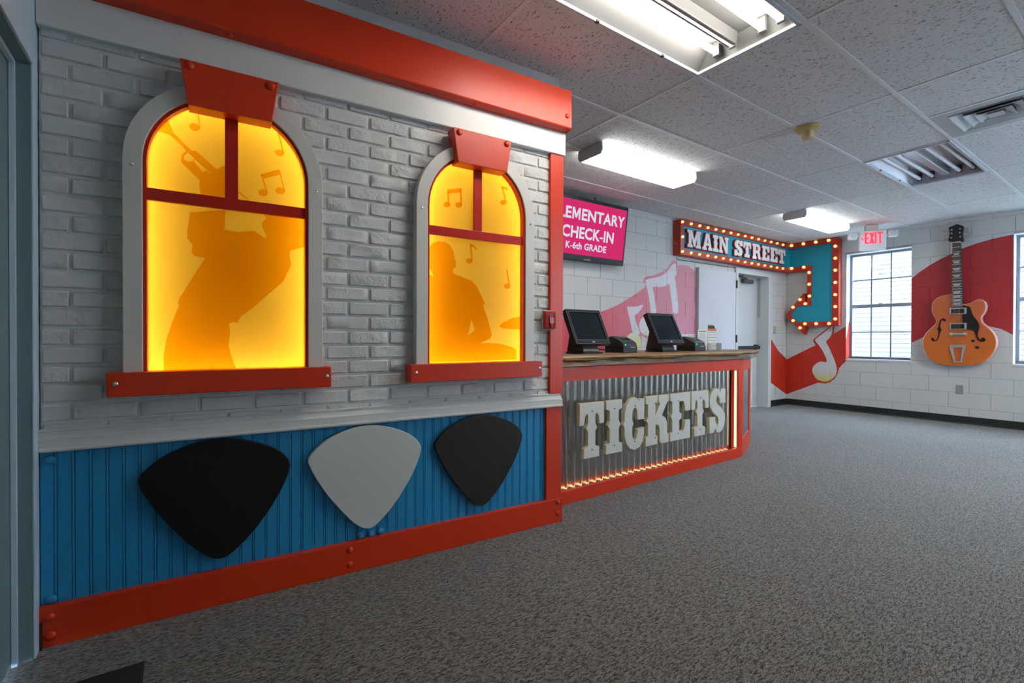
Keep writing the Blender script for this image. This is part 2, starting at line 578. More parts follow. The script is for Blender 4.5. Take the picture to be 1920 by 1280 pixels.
def painted_box(mb, x0, x1, z0, z1, y0, y1, paints):
    """box whose front is cut along the painted outlines; paints = [(outline, material index)], last on top"""
    cl = [(clip_rect(p, x0, x1, z0, z1), p, mi) for p, mi in paints]
    cl = [c for c in cl if len(c[0]) > 2]
    if not cl:
        mb.box(x0, x1, y0, y1, z0, z1, 0)
        return
    V = [Vector((x0, z0)), Vector((x1, z0)), Vector((x1, z1)), Vector((x0, z1))]
    E = [(0, 1), (1, 2), (2, 3), (3, 0)]
    for c, p, mi in cl:
        k = len(V)
        V += [Vector(q) for q in c]
        E += [(k + i, k + (i + 1) % len(c)) for i in range(len(c))]
    vo, eo, fo = delaunay_2d_cdt(V, E, [], 0, 1e-5)[:3]
    k = len(mb.v)
    mb.v += [(q.x, y0, q.y) for q in vo] + [(q.x, y1, q.y) for q in vo]
    n = len(vo)
    cnt = {}
    for f in fo:
        cx = sum(vo[i].x for i in f)/len(f); cz = sum(vo[i].y for i in f)/len(f)
        mi = 0
        for c, p, m_ in cl:
            if inside((cx, cz), p): mi = m_
        mb.f.append(tuple(k + i for i in f)); mb.m.append(mi)
        for a in range(len(f)):
            e = (f[a], f[(a+1) % len(f)])
            cnt.setdefault(tuple(sorted(e)), []).append((e, mi))
    for key, L in cnt.items():
        if len(L) == 1:
            (a, b), mi = L[0]
            mb.f.append((k + a, k + b, k + n + b, k + n + a)); mb.m.append(mi)

def rivet(parent, x, z, y, r=0.017, m=None, name='rivet', axis='-y'):
    key = 'rivet_%s_%d' % (m.name, int(r * 10000))
    me = D.meshes.get(key)
    if me is None:
        me = MB().lathe([(r, 0), (r * 0.96, r * 0.22), (r * 0.8, r * 0.42), (r * 0.5, r * 0.58), (r * 0.12, r * 0.64)], axis='-y', n=16).mesh(key, m, 60)
    return share(me, name, parent, (x, y, z))

# ------------------------------------------------------------------ measured outlines (metres, on their own walls)
PLAYER = [(-0.437,1.616),(-0.447,1.539),(-0.447,1.51),(-0.429,1.486),(-0.432,1.457),(-0.423,1.441),(-0.386,1.436),(-0.405,1.401),(-0.438,1.337),(-0.474,1.266),(-0.479,1.248),(-0.474,1.241),(-0.498,1.169),(-0.516,1.104),(-0.525,1.04),(-0.525,0.972),(-0.276,0.977),(-0.295,1.036),(-0.304,1.074),(-0.298,1.135),(-0.302,1.168),(-0.288,1.176),(-0.272,1.171),(-0.258,1.2),(-0.208,1.243),(-0.153,1.3),(-0.096,1.358),(-0.063,1.432),(-0.07,1.48),(-0.065,1.498),(-0.002,1.522),(-0.001,1.648),(-0.17,1.643),(-0.163,1.627),(-0.179,1.605),(-0.179,1.59),(-0.159,1.549),(-0.168,1.541),(-0.204,1.566),(-0.221,1.567),(-0.268,1.556),(-0.318,1.561),(-0.314,1.644)]
HAND = [(-0.404,1.754),(-0.406,1.727),(-0.399,1.685),(-0.309,1.684),(-0.308,1.827),(-0.327,1.822),(-0.336,1.814),(-0.347,1.807),(-0.37,1.786),(-0.381,1.797),(-0.393,1.786)]
TRUMPET = [(-0.554,1.925),(-0.536,1.92),(-0.502,1.913),(-0.477,1.891),(-0.449,1.863),(-0.462,1.847),(-0.467,1.826),(-0.467,1.813),(-0.404,1.751),(-0.393,1.786),(-0.426,1.826),(-0.432,1.822),(-0.447,1.82),(-0.457,1.828),(-0.457,1.841),(-0.444,1.856),(-0.421,1.837),(-0.432,1.82),(-0.425,1.825),(-0.42,1.833),(-0.368,1.788),(-0.345,1.807),(-0.417,1.869),(-0.432,1.866),(-0.469,1.903),(-0.49,1.924),(-0.502,1.954),(-0.509,1.972),(-0.531,1.949)]
LINEA = [(-0.267,1.728),(-0.261,1.727),(-0.221,1.691),(-0.228,1.69),(-0.267,1.723)]
NOTES1A = [[(-0.413,2.03),(-0.407,2.029),(-0.402,1.965),(-0.406,1.956),(-0.408,1.979)],[(-0.404,1.961),(-0.407,1.955),(-0.412,1.951),(-0.419,1.949),(-0.426,1.949),(-0.433,1.952),(-0.437,1.956),(-0.44,1.962),(-0.439,1.968),(-0.436,1.973),(-0.431,1.978),(-0.424,1.98),(-0.417,1.98),(-0.411,1.977),(-0.406,1.973),(-0.404,1.967)]]
NOTES1B = [[(-0.118,2.01),(-0.11,2.013),(-0.09,1.922),(-0.096,1.92),(-0.103,1.948)],[(-0.091,1.921),(-0.094,1.916),(-0.099,1.911),(-0.105,1.908),(-0.113,1.908),(-0.119,1.91),(-0.125,1.913),(-0.128,1.918),(-0.128,1.924),(-0.125,1.93),(-0.12,1.934),(-0.113,1.937),(-0.106,1.938),(-0.099,1.936),(-0.094,1.932),(-0.091,1.927)],[(-0.117,2.012),(-0.107,2.01),(-0.092,2.0),(-0.096,2.003),(-0.107,2.005)]]
NOTES1C = [[(-0.184,1.815),(-0.112,1.851),(-0.107,1.828),(-0.141,1.813),(-0.171,1.799)],[(-0.184,1.815),(-0.176,1.816),(-0.155,1.738),(-0.163,1.745)],[(-0.113,1.85),(-0.107,1.845),(-0.087,1.757),(-0.093,1.762)],[(-0.155,1.737),(-0.158,1.731),(-0.163,1.726),(-0.169,1.723),(-0.176,1.723),(-0.183,1.724),(-0.189,1.728),(-0.192,1.733),(-0.192,1.739),(-0.19,1.745),(-0.185,1.749),(-0.178,1.752),(-0.171,1.753),(-0.164,1.751),(-0.159,1.748),(-0.156,1.742)],[(-0.088,1.756),(-0.09,1.75),(-0.095,1.745),(-0.102,1.742),(-0.11,1.742),(-0.117,1.743),(-0.122,1.747),(-0.126,1.752),(-0.126,1.758),(-0.123,1.764),(-0.118,1.769),(-0.112,1.772),(-0.104,1.772),(-0.097,1.771),(-0.091,1.767),(-0.088,1.762)]]
DRUMMER = [(0.587,1.573),(0.603,1.599),(0.638,1.616),(0.673,1.615),(0.705,1.602),(0.723,1.574),(0.732,1.533),(0.74,1.521),(0.737,1.487),(0.723,1.478),(0.721,1.456),(0.747,1.446),(0.831,1.422),(0.86,1.397),(0.885,1.355),(0.914,1.305),(0.904,1.287),(0.929,1.226),(0.96,1.13),(0.95,1.108),(0.885,1.082),(0.94,1.084),(1.021,1.077),(1.094,1.058),(1.118,1.044),(1.122,0.987),(0.588,0.985),(0.587,1.443),(0.612,1.426),(0.603,1.452),(0.587,1.475)]
DRUMHOLE = [(0.832,1.211),(0.853,1.155),(0.811,1.123)]
CYMBAL = [(1.005,1.176),(1.031,1.2),(1.094,1.226),(1.153,1.236),(1.156,1.253),(1.167,1.253),(1.169,1.241),(1.182,1.242),(1.182,1.159),(1.094,1.161),(1.031,1.164)]
NOTES2A = [[(0.688,1.892),(0.769,1.913),(0.769,1.89),(0.691,1.869)],[(0.688,1.883),(0.7,1.885),(0.702,1.81),(0.693,1.817)],[(0.76,1.908),(0.771,1.909),(0.774,1.821),(0.764,1.824)],[(0.707,1.814),(0.705,1.808),(0.7,1.803),(0.693,1.799),(0.686,1.797),(0.678,1.798),(0.672,1.801),(0.669,1.806),(0.668,1.811),(0.67,1.817),(0.675,1.822),(0.681,1.826),(0.689,1.828),(0.696,1.827),(0.702,1.824),(0.706,1.819)],[(0.775,1.821),(0.773,1.815),(0.768,1.81),(0.761,1.806),(0.753,1.805),(0.746,1.805),(0.74,1.808),(0.736,1.813),(0.735,1.819),(0.737,1.825),(0.742,1.83),(0.749,1.834),(0.757,1.835),(0.764,1.835),(0.771,1.832),(0.774,1.827)]]
NOTES2B = [[(1.015,1.965),(1.029,1.961),(1.052,1.881),(1.041,1.882)],[(1.052,1.876),(1.049,1.87),(1.044,1.864),(1.037,1.861),(1.029,1.859),(1.022,1.86),(1.015,1.863),(1.011,1.867),(1.011,1.873),(1.013,1.879),(1.018,1.884),(1.025,1.888),(1.033,1.89),(1.04,1.889),(1.047,1.886),(1.051,1.882)],[(1.018,1.965),(1.049,1.964),(1.062,1.951),(1.058,1.945),(1.039,1.951),(1.023,1.95)]]
NOTES2C = [[(0.82,1.622),(0.831,1.619),(0.839,1.53),(0.829,1.533)],[(0.838,1.528),(0.835,1.522),(0.831,1.517),(0.824,1.514),(0.816,1.513),(0.809,1.514),(0.802,1.518),(0.799,1.522),(0.798,1.528),(0.8,1.533),(0.805,1.538),(0.811,1.541),(0.819,1.542),(0.827,1.541),(0.833,1.538),(0.837,1.533)],[(0.821,1.622),(0.85,1.614),(0.866,1.597),(0.86,1.589),(0.845,1.603),(0.829,1.606)]]
NOTES2D = [[(1.049,1.498),(1.059,1.499),(1.077,1.406),(1.067,1.408)],[(1.077,1.404),(1.075,1.398),(1.07,1.393),(1.063,1.39),(1.055,1.389),(1.047,1.391),(1.04,1.394),(1.037,1.399),(1.036,1.405),(1.038,1.411),(1.043,1.416),(1.05,1.419),(1.058,1.42),(1.066,1.418),(1.072,1.415),(1.076,1.41)]]
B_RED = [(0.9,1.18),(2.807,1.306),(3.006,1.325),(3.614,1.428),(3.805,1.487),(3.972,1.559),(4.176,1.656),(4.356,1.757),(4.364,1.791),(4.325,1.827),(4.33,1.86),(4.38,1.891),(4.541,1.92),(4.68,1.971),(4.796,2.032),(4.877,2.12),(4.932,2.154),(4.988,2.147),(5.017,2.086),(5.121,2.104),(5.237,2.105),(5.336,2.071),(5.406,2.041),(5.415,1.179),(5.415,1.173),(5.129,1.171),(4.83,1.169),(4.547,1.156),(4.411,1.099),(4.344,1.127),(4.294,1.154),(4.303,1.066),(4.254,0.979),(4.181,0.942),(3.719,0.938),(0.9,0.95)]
B_NOTE = [(4.364,1.835),(4.405,1.86),(4.559,1.893),(4.698,1.932),(4.824,2.017),(4.896,2.081),(4.951,2.109),(4.979,2.094),(4.999,2.025),(4.99,1.966),(4.957,1.929),(4.982,1.837),(5.011,1.698),(5.032,1.464),(4.92,1.455),(4.91,1.53),(4.872,1.691),(4.84,1.822),(4.753,1.793),(4.629,1.774),(4.508,1.766),(4.534,1.673),(4.565,1.539),(4.574,1.427),(4.476,1.424),(4.458,1.535),(4.406,1.721)]
B_HEAD1 = [(4.572,1.272),(4.564,1.232),(4.541,1.196),(4.505,1.167),(4.46,1.148),(4.411,1.142),(4.361,1.148),(4.317,1.166),(4.282,1.193),(4.26,1.228),(4.252,1.267),(4.259,1.306),(4.281,1.342),(4.316,1.37),(4.36,1.39),(4.409,1.397),(4.458,1.392),(4.504,1.375),(4.54,1.348),(4.564,1.312)]
B_NOTE2 = [(4.031,1.485),(4.066,1.497),(4.21,1.508),(4.316,1.534),(4.3,1.49),(4.226,1.422),(4.181,1.398),(4.195,1.306),(4.269,1.171),(4.144,1.175),(4.083,1.336)]
B_HEAD2 = [(4.291,1.066),(4.284,1.031),(4.264,0.999),(4.232,0.974),(4.193,0.958),(4.149,0.953),(4.106,0.959),(4.067,0.976),(4.036,1.001),(4.016,1.032),(4.009,1.067),(4.016,1.102),(4.035,1.133),(4.065,1.158),(4.104,1.175),(4.147,1.181),(4.191,1.175),(4.231,1.159),(4.263,1.134),(4.284,1.102)]
B_RED2 = [(7.439,1.134),(7.525,1.064),(7.7,0.919),(7.994,0.759),(7.998,0.162),(7.47,0.393),(7.448,0.399)]
F_RED = [(-1.701,0.759),(-1.684,0.76),(-1.235,1.007),(-1.27,1.066),(-1.269,1.098),(-1.202,1.163),(-1.096,1.253),(-1.016,1.321),(-0.978,1.32),(-0.973,1.241),(-0.977,1.189),(-0.813,1.301),(-0.804,1.301),(-0.791,0.79),(-0.899,0.652),(-0.917,0.568),(-0.958,0.482),(-1.023,0.424),(-1.1,0.397),(-1.197,0.402),(-1.696,0.162)]
F_NOTE = [(-1.246,1.088),(-1.192,1.147),(-1.096,1.227),(-1.001,1.315),(-0.992,1.278),(-1.001,1.205),(-1.038,1.12),(-1.083,1.062),(-1.037,0.962),(-0.974,0.806),(-0.941,0.703),(-0.929,0.609),(-0.949,0.535),(-1.005,0.468),(-1.071,0.433),(-1.138,0.431),(-1.217,0.463),(-1.267,0.535),(-1.285,0.61),(-1.258,0.677),(-1.209,0.724),(-1.15,0.746),(-1.073,0.744),(-1.103,0.854),(-1.152,0.949),(-1.201,1.023)]
F_ARC = [(-0.008,1.961),(0.091,2.05),(0.178,2.114),(0.303,2.192),(0.423,2.251),(0.504,2.297),(0.66,2.346),(0.799,2.379),(0.889,2.392),(0.99,2.404),(1.0,1.163),(0.897,1.237),(0.779,1.278),(0.668,1.305),(0.536,1.299),(0.348,1.236),(0.118,1.13),(-0.002,1.056)]
G_BODY = [(0.463,1.696),(0.411,1.699),(0.36,1.691),(0.297,1.663),(0.252,1.603),(0.242,1.523),(0.257,1.438),(0.286,1.373),(0.284,1.319),(0.241,1.261),(0.182,1.186),(0.153,1.109),(0.15,1.032),(0.171,0.947),(0.211,0.863),(0.277,0.798),(0.367,0.766),(0.467,0.756),(0.565,0.757),(0.672,0.779),(0.753,0.819),(0.82,0.892),(0.859,0.972),(0.875,1.042),(0.872,1.119),(0.852,1.182),(0.806,1.253),(0.755,1.305),(0.734,1.353),(0.737,1.396),(0.765,1.45),(0.778,1.512),(0.772,1.568),(0.745,1.606),(0.706,1.618),(0.666,1.603),(0.631,1.576),(0.595,1.567),(0.547,1.573)]
G_GUARD = [(0.557,1.534),(0.591,1.536),(0.624,1.527),(0.638,1.493),(0.647,1.447),(0.663,1.402),(0.691,1.357),(0.713,1.304),(0.716,1.253),(0.706,1.208),(0.702,1.164),(0.709,1.127),(0.728,1.105),(0.739,1.112),(0.735,1.123),(0.746,1.131),(0.765,1.127),(0.776,1.109),(0.768,1.087),(0.742,1.079),(0.715,1.094),(0.693,1.127),(0.681,1.179),(0.665,1.224),(0.598,1.239),(0.565,1.24)]
G_FHOLE = [(0.395,1.365),(0.383,1.381),(0.362,1.386),(0.339,1.371),(0.324,1.329),(0.317,1.274),(0.302,1.243),(0.317,1.224),(0.315,1.165),(0.305,1.118),(0.287,1.093),(0.278,1.103),(0.274,1.12),(0.259,1.13),(0.243,1.114),(0.25,1.091),(0.278,1.079),(0.305,1.093),(0.324,1.134),(0.334,1.188),(0.35,1.235),(0.338,1.266),(0.339,1.313),(0.351,1.355),(0.359,1.363),(0.368,1.347),(0.386,1.346)]
G_HEAD = [(0.445,2.382),(0.401,2.409),(0.417,2.497),(0.408,2.589),(0.452,2.602),(0.49,2.616),(0.541,2.585),(0.555,2.568),(0.543,2.475),(0.556,2.377),(0.522,2.373)]
G_NECK = [(0.453,2.373),(0.531,2.36),(0.558,1.52),(0.456,1.525)]
G_PICKUPS = [[(0.431,1.517),(0.596,1.509),(0.596,1.435),(0.432,1.442)],[(0.433,1.319),(0.597,1.315),(0.598,1.234),(0.433,1.237)]]
G_BRIDGE = [(0.434,1.2),(0.598,1.199),(0.598,1.151),(0.434,1.151)]
G_TAIL = [(0.435,1.036),(0.591,1.038),(0.591,1.003),(0.559,0.808),(0.48,0.805),(0.435,1.0)]
G_KNOBS = [(0.66,1.09),(0.703,1.005)]
G_INLAY = [2.218,2.112,2.019,1.933,1.819,1.718,1.664,1.615,1.571]
G_TUNER = [(0.376,2.538),(0.376,2.493),(0.376,2.443),(0.576,2.539),(0.576,2.498),(0.576,2.45)]
G_PEGS = [(0.44,2.546),(0.44,2.5),(0.437,2.443),(0.522,2.544),(0.52,2.495),(0.526,2.444)]
T_BOXES = [("T",0.147,0.384),("I",0.406,0.575),("C",0.585,0.824),("K",0.841,1.123),("E",1.142,1.413),("T",1.429,1.681),("S",1.695,1.946)]
T_Z = [(0.147,0.664),(0.187,0.287),(1.426,0.67),(1.476,0.284)]
S_BOXES = [("M",5.044,5.341),("A",5.374,5.605),("I",5.619,5.749),("N",5.763,6.0),("S",6.159,6.373),("T",6.392,6.609),("R",6.646,6.894),("E",6.923,7.147),("E",7.175,7.398),("T",7.42,7.647)]
S_Z = [(5.061,2.551),(5.063,2.321),(7.532,2.546),(7.535,2.33)]
S_BULB = [(5.099,2.626),(5.286,2.636),(7.549,2.633),(4.907,2.44),(4.92,2.252),(5.102,2.249),(7.564,2.257),(5.48,2.638)]
ARROW = [(-1.621,2.691),(-0.873,2.674),(-0.863,1.31),(-1.345,1.319),(-1.365,1.177),(-1.656,1.501),(-1.379,1.851),(-1.347,1.65),(-1.255,1.645),(-1.259,2.3),(-1.618,2.218)]
ARROW_IN = [(-1.63,2.63),(-0.968,2.602),(-0.96,1.39),(-1.456,1.379),(-1.572,1.523),(-1.471,1.657)]
ARROW_BULB = [(-1.557,2.651),(-1.374,2.65),(-1.189,2.649),(-1.005,2.646),(-0.912,2.541),(-0.911,2.355),(-0.91,2.17),(-0.908,1.981),(-0.907,1.793),(-0.906,1.608),(-0.905,1.418),(-0.991,1.348),(-1.175,1.351),(-1.341,1.353),(-1.415,1.288),(-1.524,1.409),(-1.526,1.63),(-1.418,1.748),(-1.338,1.677),(-1.277,1.796),(-1.282,1.987),(-1.284,2.175),(-1.365,2.271),(-1.552,2.272)]

def slab_xy(mb, poly, z0, z1, mi=0):
    n = len(poly); k = len(mb.v)
    mb.v += [(p[0], p[1], z0) for p in poly] + [(p[0], p[1], z1) for p in poly]
    mb.f.append(tuple(k + i for i in range(n))); mb.m.append(mi)
    mb.f.append(tuple(k + n + i for i in reversed(range(n)))); mb.m.append(mi)
    for i in range(n):
        j = (i + 1) % n
        mb.f.append((k + i, k + j, k + n + j, k + n + i)); mb.m.append(mi)
    return mb

M_OUT = [(0, 0), (0, 1), (.24, 1), (.5, .44), (.76, 1), (1, 1), (1, 0), (.80, 0), (.80, .60), (.58, .12), (.42, .12), (.20, .60), (.20, 0)]
def font_mesh(s, bold):
    cu = D.curves.new('text', 'FONT')
    cu.body = s; cu.offset = bold; cu.resolution_u = 3
    ob = D.objects.new('text_tmp', cu)
    COL.objects.link(ob)
    bpy.context.view_layer.update()
    me = D.meshes.new_from_object(ob.evaluated_get(bpy.context.evaluated_depsgraph_get()))
    D.objects.remove(ob, do_unlink=True)
    xs = [v.co.x for v in me.vertices]; ys = [v.co.y for v in me.vertices]
    return me, min(xs), max(xs), min(ys), max(ys)
def text_letters(s, x0, x1, z0, z1, y, m, parent, bold=0.02):
    """built-in font laid out in a box, every letter a flat mesh of its own, facing -y"""
    me, ax, bx, ay, by = font_mesh(s, 0.0)
    D.meshes.remove(me)
    for i, c in enumerate(s):
        if c == ' ': continue
        q, _, px, _, _ = font_mesh(s[:i + 1], 0.0); D.meshes.remove(q)      # right edge of this letter
        q, la, lb, lc, ld = font_mesh(c, 0.0); D.meshes.remove(q)
        k = (x1 - x0)/(bx - ax); kz = (z1 - z0)/(by - ay)
        r_ = x0 + (px - ax)*k; l_ = r_ - (lb - la)*k
        b_, t_ = z0 + (lc - ay)*kz, z0 + (ld - ay)*kz
        if c == 'M':
            me = MB().add([(l_ + p[0]*(r_ - l_), y, b_ + p[1]*(t_ - b_)) for p in M_OUT], [tuple(range(len(M_OUT)))]).mesh('letter', m)
        else:
            me, la, lb, lc, ld = font_mesh(c, bold)
            g = bold*k*0.8
            for v in me.vertices:
                v.co = (l_ - g + (v.co.x - la)/(lb - la)*(r_ - l_ + 2*g), y, b_ + (v.co.y - lc)/(ld - lc)*(t_ - b_))
            me.materials.clear(); me.materials.append(m)
        o = D.objects.new('letter', me); COL.objects.link(o); o.parent = parent

# ================================================================== THE SETTING
fl = MB().box(XL - 1.2, XF + 0.02, YR, 2.6, -0.06, 0.0).build('floor', CARPET)
tag(fl, 'dark grey flecked carpet floor', 'floor', kind='structure')

# ---------------------------------------------------------------- ceiling: tiles and grid
ce = MB().box(XL - 0.3, XF + 0.2, YR - 0.2, 2.7, H + 0.16, H + 0.22).build('ceiling', WHITEP)
tag(ce, 'suspended ceiling of fissured tiles in a white grid', 'ceiling', kind='structure')
i0, i1 = math.floor((XL - GX)/TX), math.ceil((XF - GX)/TX)
j0, j1 = math.floor((GY - YB)/TY), math.ceil((GY - YR)/TY)
full_tile = None
for i in range(i0, i1):
    for j in range(j0, j1):
        if (i, j) in ((-1, 0), (2, 0), (2, 4)):
            continue                                   # the recessed lights sit here
        xa, xb = max(GX + i*TX, XL), min(GX + (i+1)*TX, XF)
        ya, yb = max(GY - (j+1)*TY, YR), min(GY - j*TY, YB)
        if (i, j) == (1, 1):
            xb = GX + 1.5*TX                           # the air diffuser takes the other half
        if xb - xa < 0.03 or yb - ya < 0.03:
            continue
        w_, d_ = (xb - xa)/2, (yb - ya)/2
        if abs(w_ - TX/2) < 1e-4 and abs(d_ - TY/2) < 1e-4:
            if full_tile is None:
                full_tile = MB().box(-w_, w_, -d_, d_, 0.004, 0.018).mesh('ceiling_tile', CTILE)
            me = full_tile
        else:
            me = MB().box(-w_, w_, -d_, d_, 0.004, 0.018).mesh('ceiling_tile', CTILE)
        share(me, 'ceiling_tile', ce, ((xa + xb)/2, (ya + yb)/2, H))
for i in range(i0, i1 + 1):
    x = GX + i*TX
    if XL < x < XF:
        MB().box(x - 0.012, x + 0.012, YR, YB, H, H + 0.005).box(x - 0.002, x + 0.002, YR, YB, H + 0.004, H + 0.04).build('grid_bar', GRIDW, ce)
for j in range(j0, j1 + 1):
    y = GY - j*TY
    if YR < y < YB:
        MB().box(XL, XF, y - 0.0125, y + 0.0125, H - 0.001, H + 0.004).box(XL, XF, y - 0.002, y + 0.002, H + 0.004, H + 0.04).build('grid_bar', GRIDW, ce)
MB().box(GX + 1.5*TX - 0.012, GX + 1.5*TX + 0.012, GY - 2*TY, GY - TY, H - 0.0005, H + 0.004).build('grid_bar', GRIDW, ce)
# angle moulding where the ceiling meets the walls
MB().box(XL, XF, YB - 0.022, YB, H - 0.004, H + 0.003).box(XF - 0.022, XF, YR, YB, H - 0.004, H + 0.003).build('grid_edge', GRIDW, ce)

# ---------------------------------------------------------------- block walls
CW, CH, GAP = 0.4064, 0.2032, 0.006
def block_wall(name, label, loc, rz, x0, x1, xs, openings, paints, mats, phase, zoff=0.0, thick=0.20, top=H + 0.16):
    """slab with openings, every block of the face a child; paints cut into the blocks"""
    def cut(a, b, z0, z1):                    # remove the openings from a strip
        segs = [(a, b)]
        for (oa, ob, oz0, oz1) in openings:
            if z0 >= oz1 - 0.02 or z1 <= oz0 + 0.02:
                continue
            nx = []
            for (p, q) in segs:
                if q <= oa or p >= ob: nx.append((p, q))
                else:
                    if p < oa: nx.append((p, oa))
                    if q > ob: nx.append((ob, q))
            segs = nx
        return segs
    zs = sorted(set([0.0, top] + [z for o in openings for z in o[2:]]))
    mb = MB()
    jm = [JOINTW] + mats[1:]
    for za, zb in zip(zs[:-1], zs[1:]):
        for (a, b) in cut(x0 - 0.22, x1 + 0.22, za, zb):
            painted_box(mb, a, b, za, zb, 0.0050, thick, paints)
    wall = mb.build(name, jm, loc=loc, rz=rz)
    tag(wall, label, 'wall', kind='structure')
    r = 0
    while True:
        z0 = r*CH + zoff; z1 = z0 + CH
        if z0 > H: break
        za, zb = max(z0, 0.0) + GAP/2, min(z1, H + 0.02) - GAP/2
        st = phase + (0 if r % 2 else CW/2)
        k = math.floor((xs - st)/CW)
        while st + k*CW < x1:
            a, b = max(st + k*CW, xs), min(st + (k+1)*CW, x1)
            k += 1
            for (p, q) in cut(a, b, za, zb):
                if q - p < 0.03: continue
                m = MB()
                inset_l = GAP/2 if abs(p - a) < 1e-6 else 0
                inset_r = GAP/2 if abs(q - b) < 1e-6 else 0
                dv = random.uniform(-0.0006, 0.0006)
                painted_box(m, p + inset_l, q - inset_r, za, zb, dv, 0.0051, paints)
                m.build('block', mats, wall)
        r += 1
    return wall

WIN1 = (-0.81, -0.005, 0.806, 2.412)
WIN2 = (0.995, 1.80, 0.806, 2.412)
FILL_WIN3 = (2.80, 3.605, 0.806, 2.412)  # unseen window added to bring in more daylight
FAR_P = [(smooth_loop(F_ARC, 1), 2), (F_RED, 1), (smooth_loop(F_NOTE, 3), 3)]
wall_far = block_wall('wall_far', 'painted block wall with two windows and a guitar on it', (XF, 0, 0), R(-90), -YB, -YR, -YB,
                      [WIN1, WIN2, FILL_WIN3], FAR_P, [BLOCKW, MURED, MUARC, NOTEF], -0.008)
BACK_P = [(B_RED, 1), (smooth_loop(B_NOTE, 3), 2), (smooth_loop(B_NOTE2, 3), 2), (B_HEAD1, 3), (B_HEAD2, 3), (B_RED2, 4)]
DOORWAY = (6.443, 7.33, 0.0, 2.097)
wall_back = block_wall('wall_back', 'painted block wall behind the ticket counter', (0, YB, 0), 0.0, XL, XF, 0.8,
                       [DOORWAY], BACK_P, [BLOCKW, MUGLARE, NOTEW, NOTEB, MURED], 3.975, zoff=-0.018)

# painted reveals of the window openings
rv = MB()
for (a, b, z0, z1) in (WIN1, WIN2, FILL_WIN3):
    rv.box(a - 0.002, a + 0.004, 0.002, 0.2, z0, z1)
    rv.box(b - 0.004, b + 0.002, 0.002, 0.2, z0, z1)
    rv.box(a, b, 0.002, 0.2, z1 - 0.004, z1 + 0.002)
rv.build('window_reveal', NOTEW, wall_far)
MB().prism([(0.0, 0.81), (0.15, 0.81), (0.15, 1.40), (0.09, 1.36), (0.0, 1.10)], 0, 0.002).build('painted_reveal', MURED, wall_far, loc=(-0.8055, 0.0, 0.0), rz=R(90))

sl = MB()
for (a, b, z0, z1) in (WIN1, WIN2, FILL_WIN3):
    s_ = MB().box(a - 0.0, b + 0.0, -0.012, 0.2, z0 - 0.03, z0).build('window_sill', NOTEW, wall_far, bevel=0.003)

# plain walls outside the frame
wl = MB()
DL = (-0.99, -0.037, 0.0, 2.045)
wl.box(YR - 0.2, DL[0], 0, 0.12, 0, H + 0.16).box(DL[1], YB + 0.2, 0, 0.12, 0, H + 0.16).box(DL[0], DL[1], 0, 0.12, DL[3], H + 0.16)
wl = wl.build('wall_left', PALEB, loc=(XL, 0, 0), rz=R(90))
tag(wl, 'pale blue wall with a doorway beside the brick front', 'wall', kind='structure')
MB().box(0.008, 0.075, -0.012, 0.0, 0.0, 0.095).build('rubber_base', DARKB, wl)
FILL_WIN4 = (-5.40, -4.595, 0.806, 2.412)  # opening of an unseen window added for daylight fill
wr = MB().box(-XF - 0.2, -XL + 0.2, 0, 0.2, 0, FILL_WIN4[2]).box(-XF - 0.2, -XL + 0.2, 0, 0.2, FILL_WIN4[3], H + 0.16)
wr.box(-XF - 0.2, FILL_WIN4[0], 0, 0.2, FILL_WIN4[2], FILL_WIN4[3]).box(FILL_WIN4[1], -XL + 0.2, 0, 0.2, FILL_WIN4[2], FILL_WIN4[3])
wr = wr.build('wall_right', BLOCKW, loc=(0, YR, 0), rz=R(180))
tag(wr, 'plain painted wall opposite the brick front', 'wall', kind='structure')

# baseboards
bb = MB().extrude_x([(0, 0), (-0.022, 0.0), (-0.012, 0.012), (-0.008, 0.02), (-0.008, 0.10), (0, 0.10)], -YB, -YR).build('baseboard_far', DARKB, loc=(XF, 0, 0), rz=R(-90))
tag(bb, 'black rubber base along the wall with the windows', 'baseboard', kind='structure')
bb2 = MB().extrude_x([(0, 0), (-0.02, 0.0), (-0.008, 0.02), (-0.008, 0.10), (0, 0.10)], 7.425, XF).extrude_x([(0, 0), (-0.02, 0.0), (-0.008, 0.02), (-0.008, 0.10), (0, 0.10)], 1.6, 5.36).build('baseboard_back', DARKB, loc=(0, YB, 0))
tag(bb2, 'black rubber base along the wall behind the counter', 'baseboard', kind='structure')

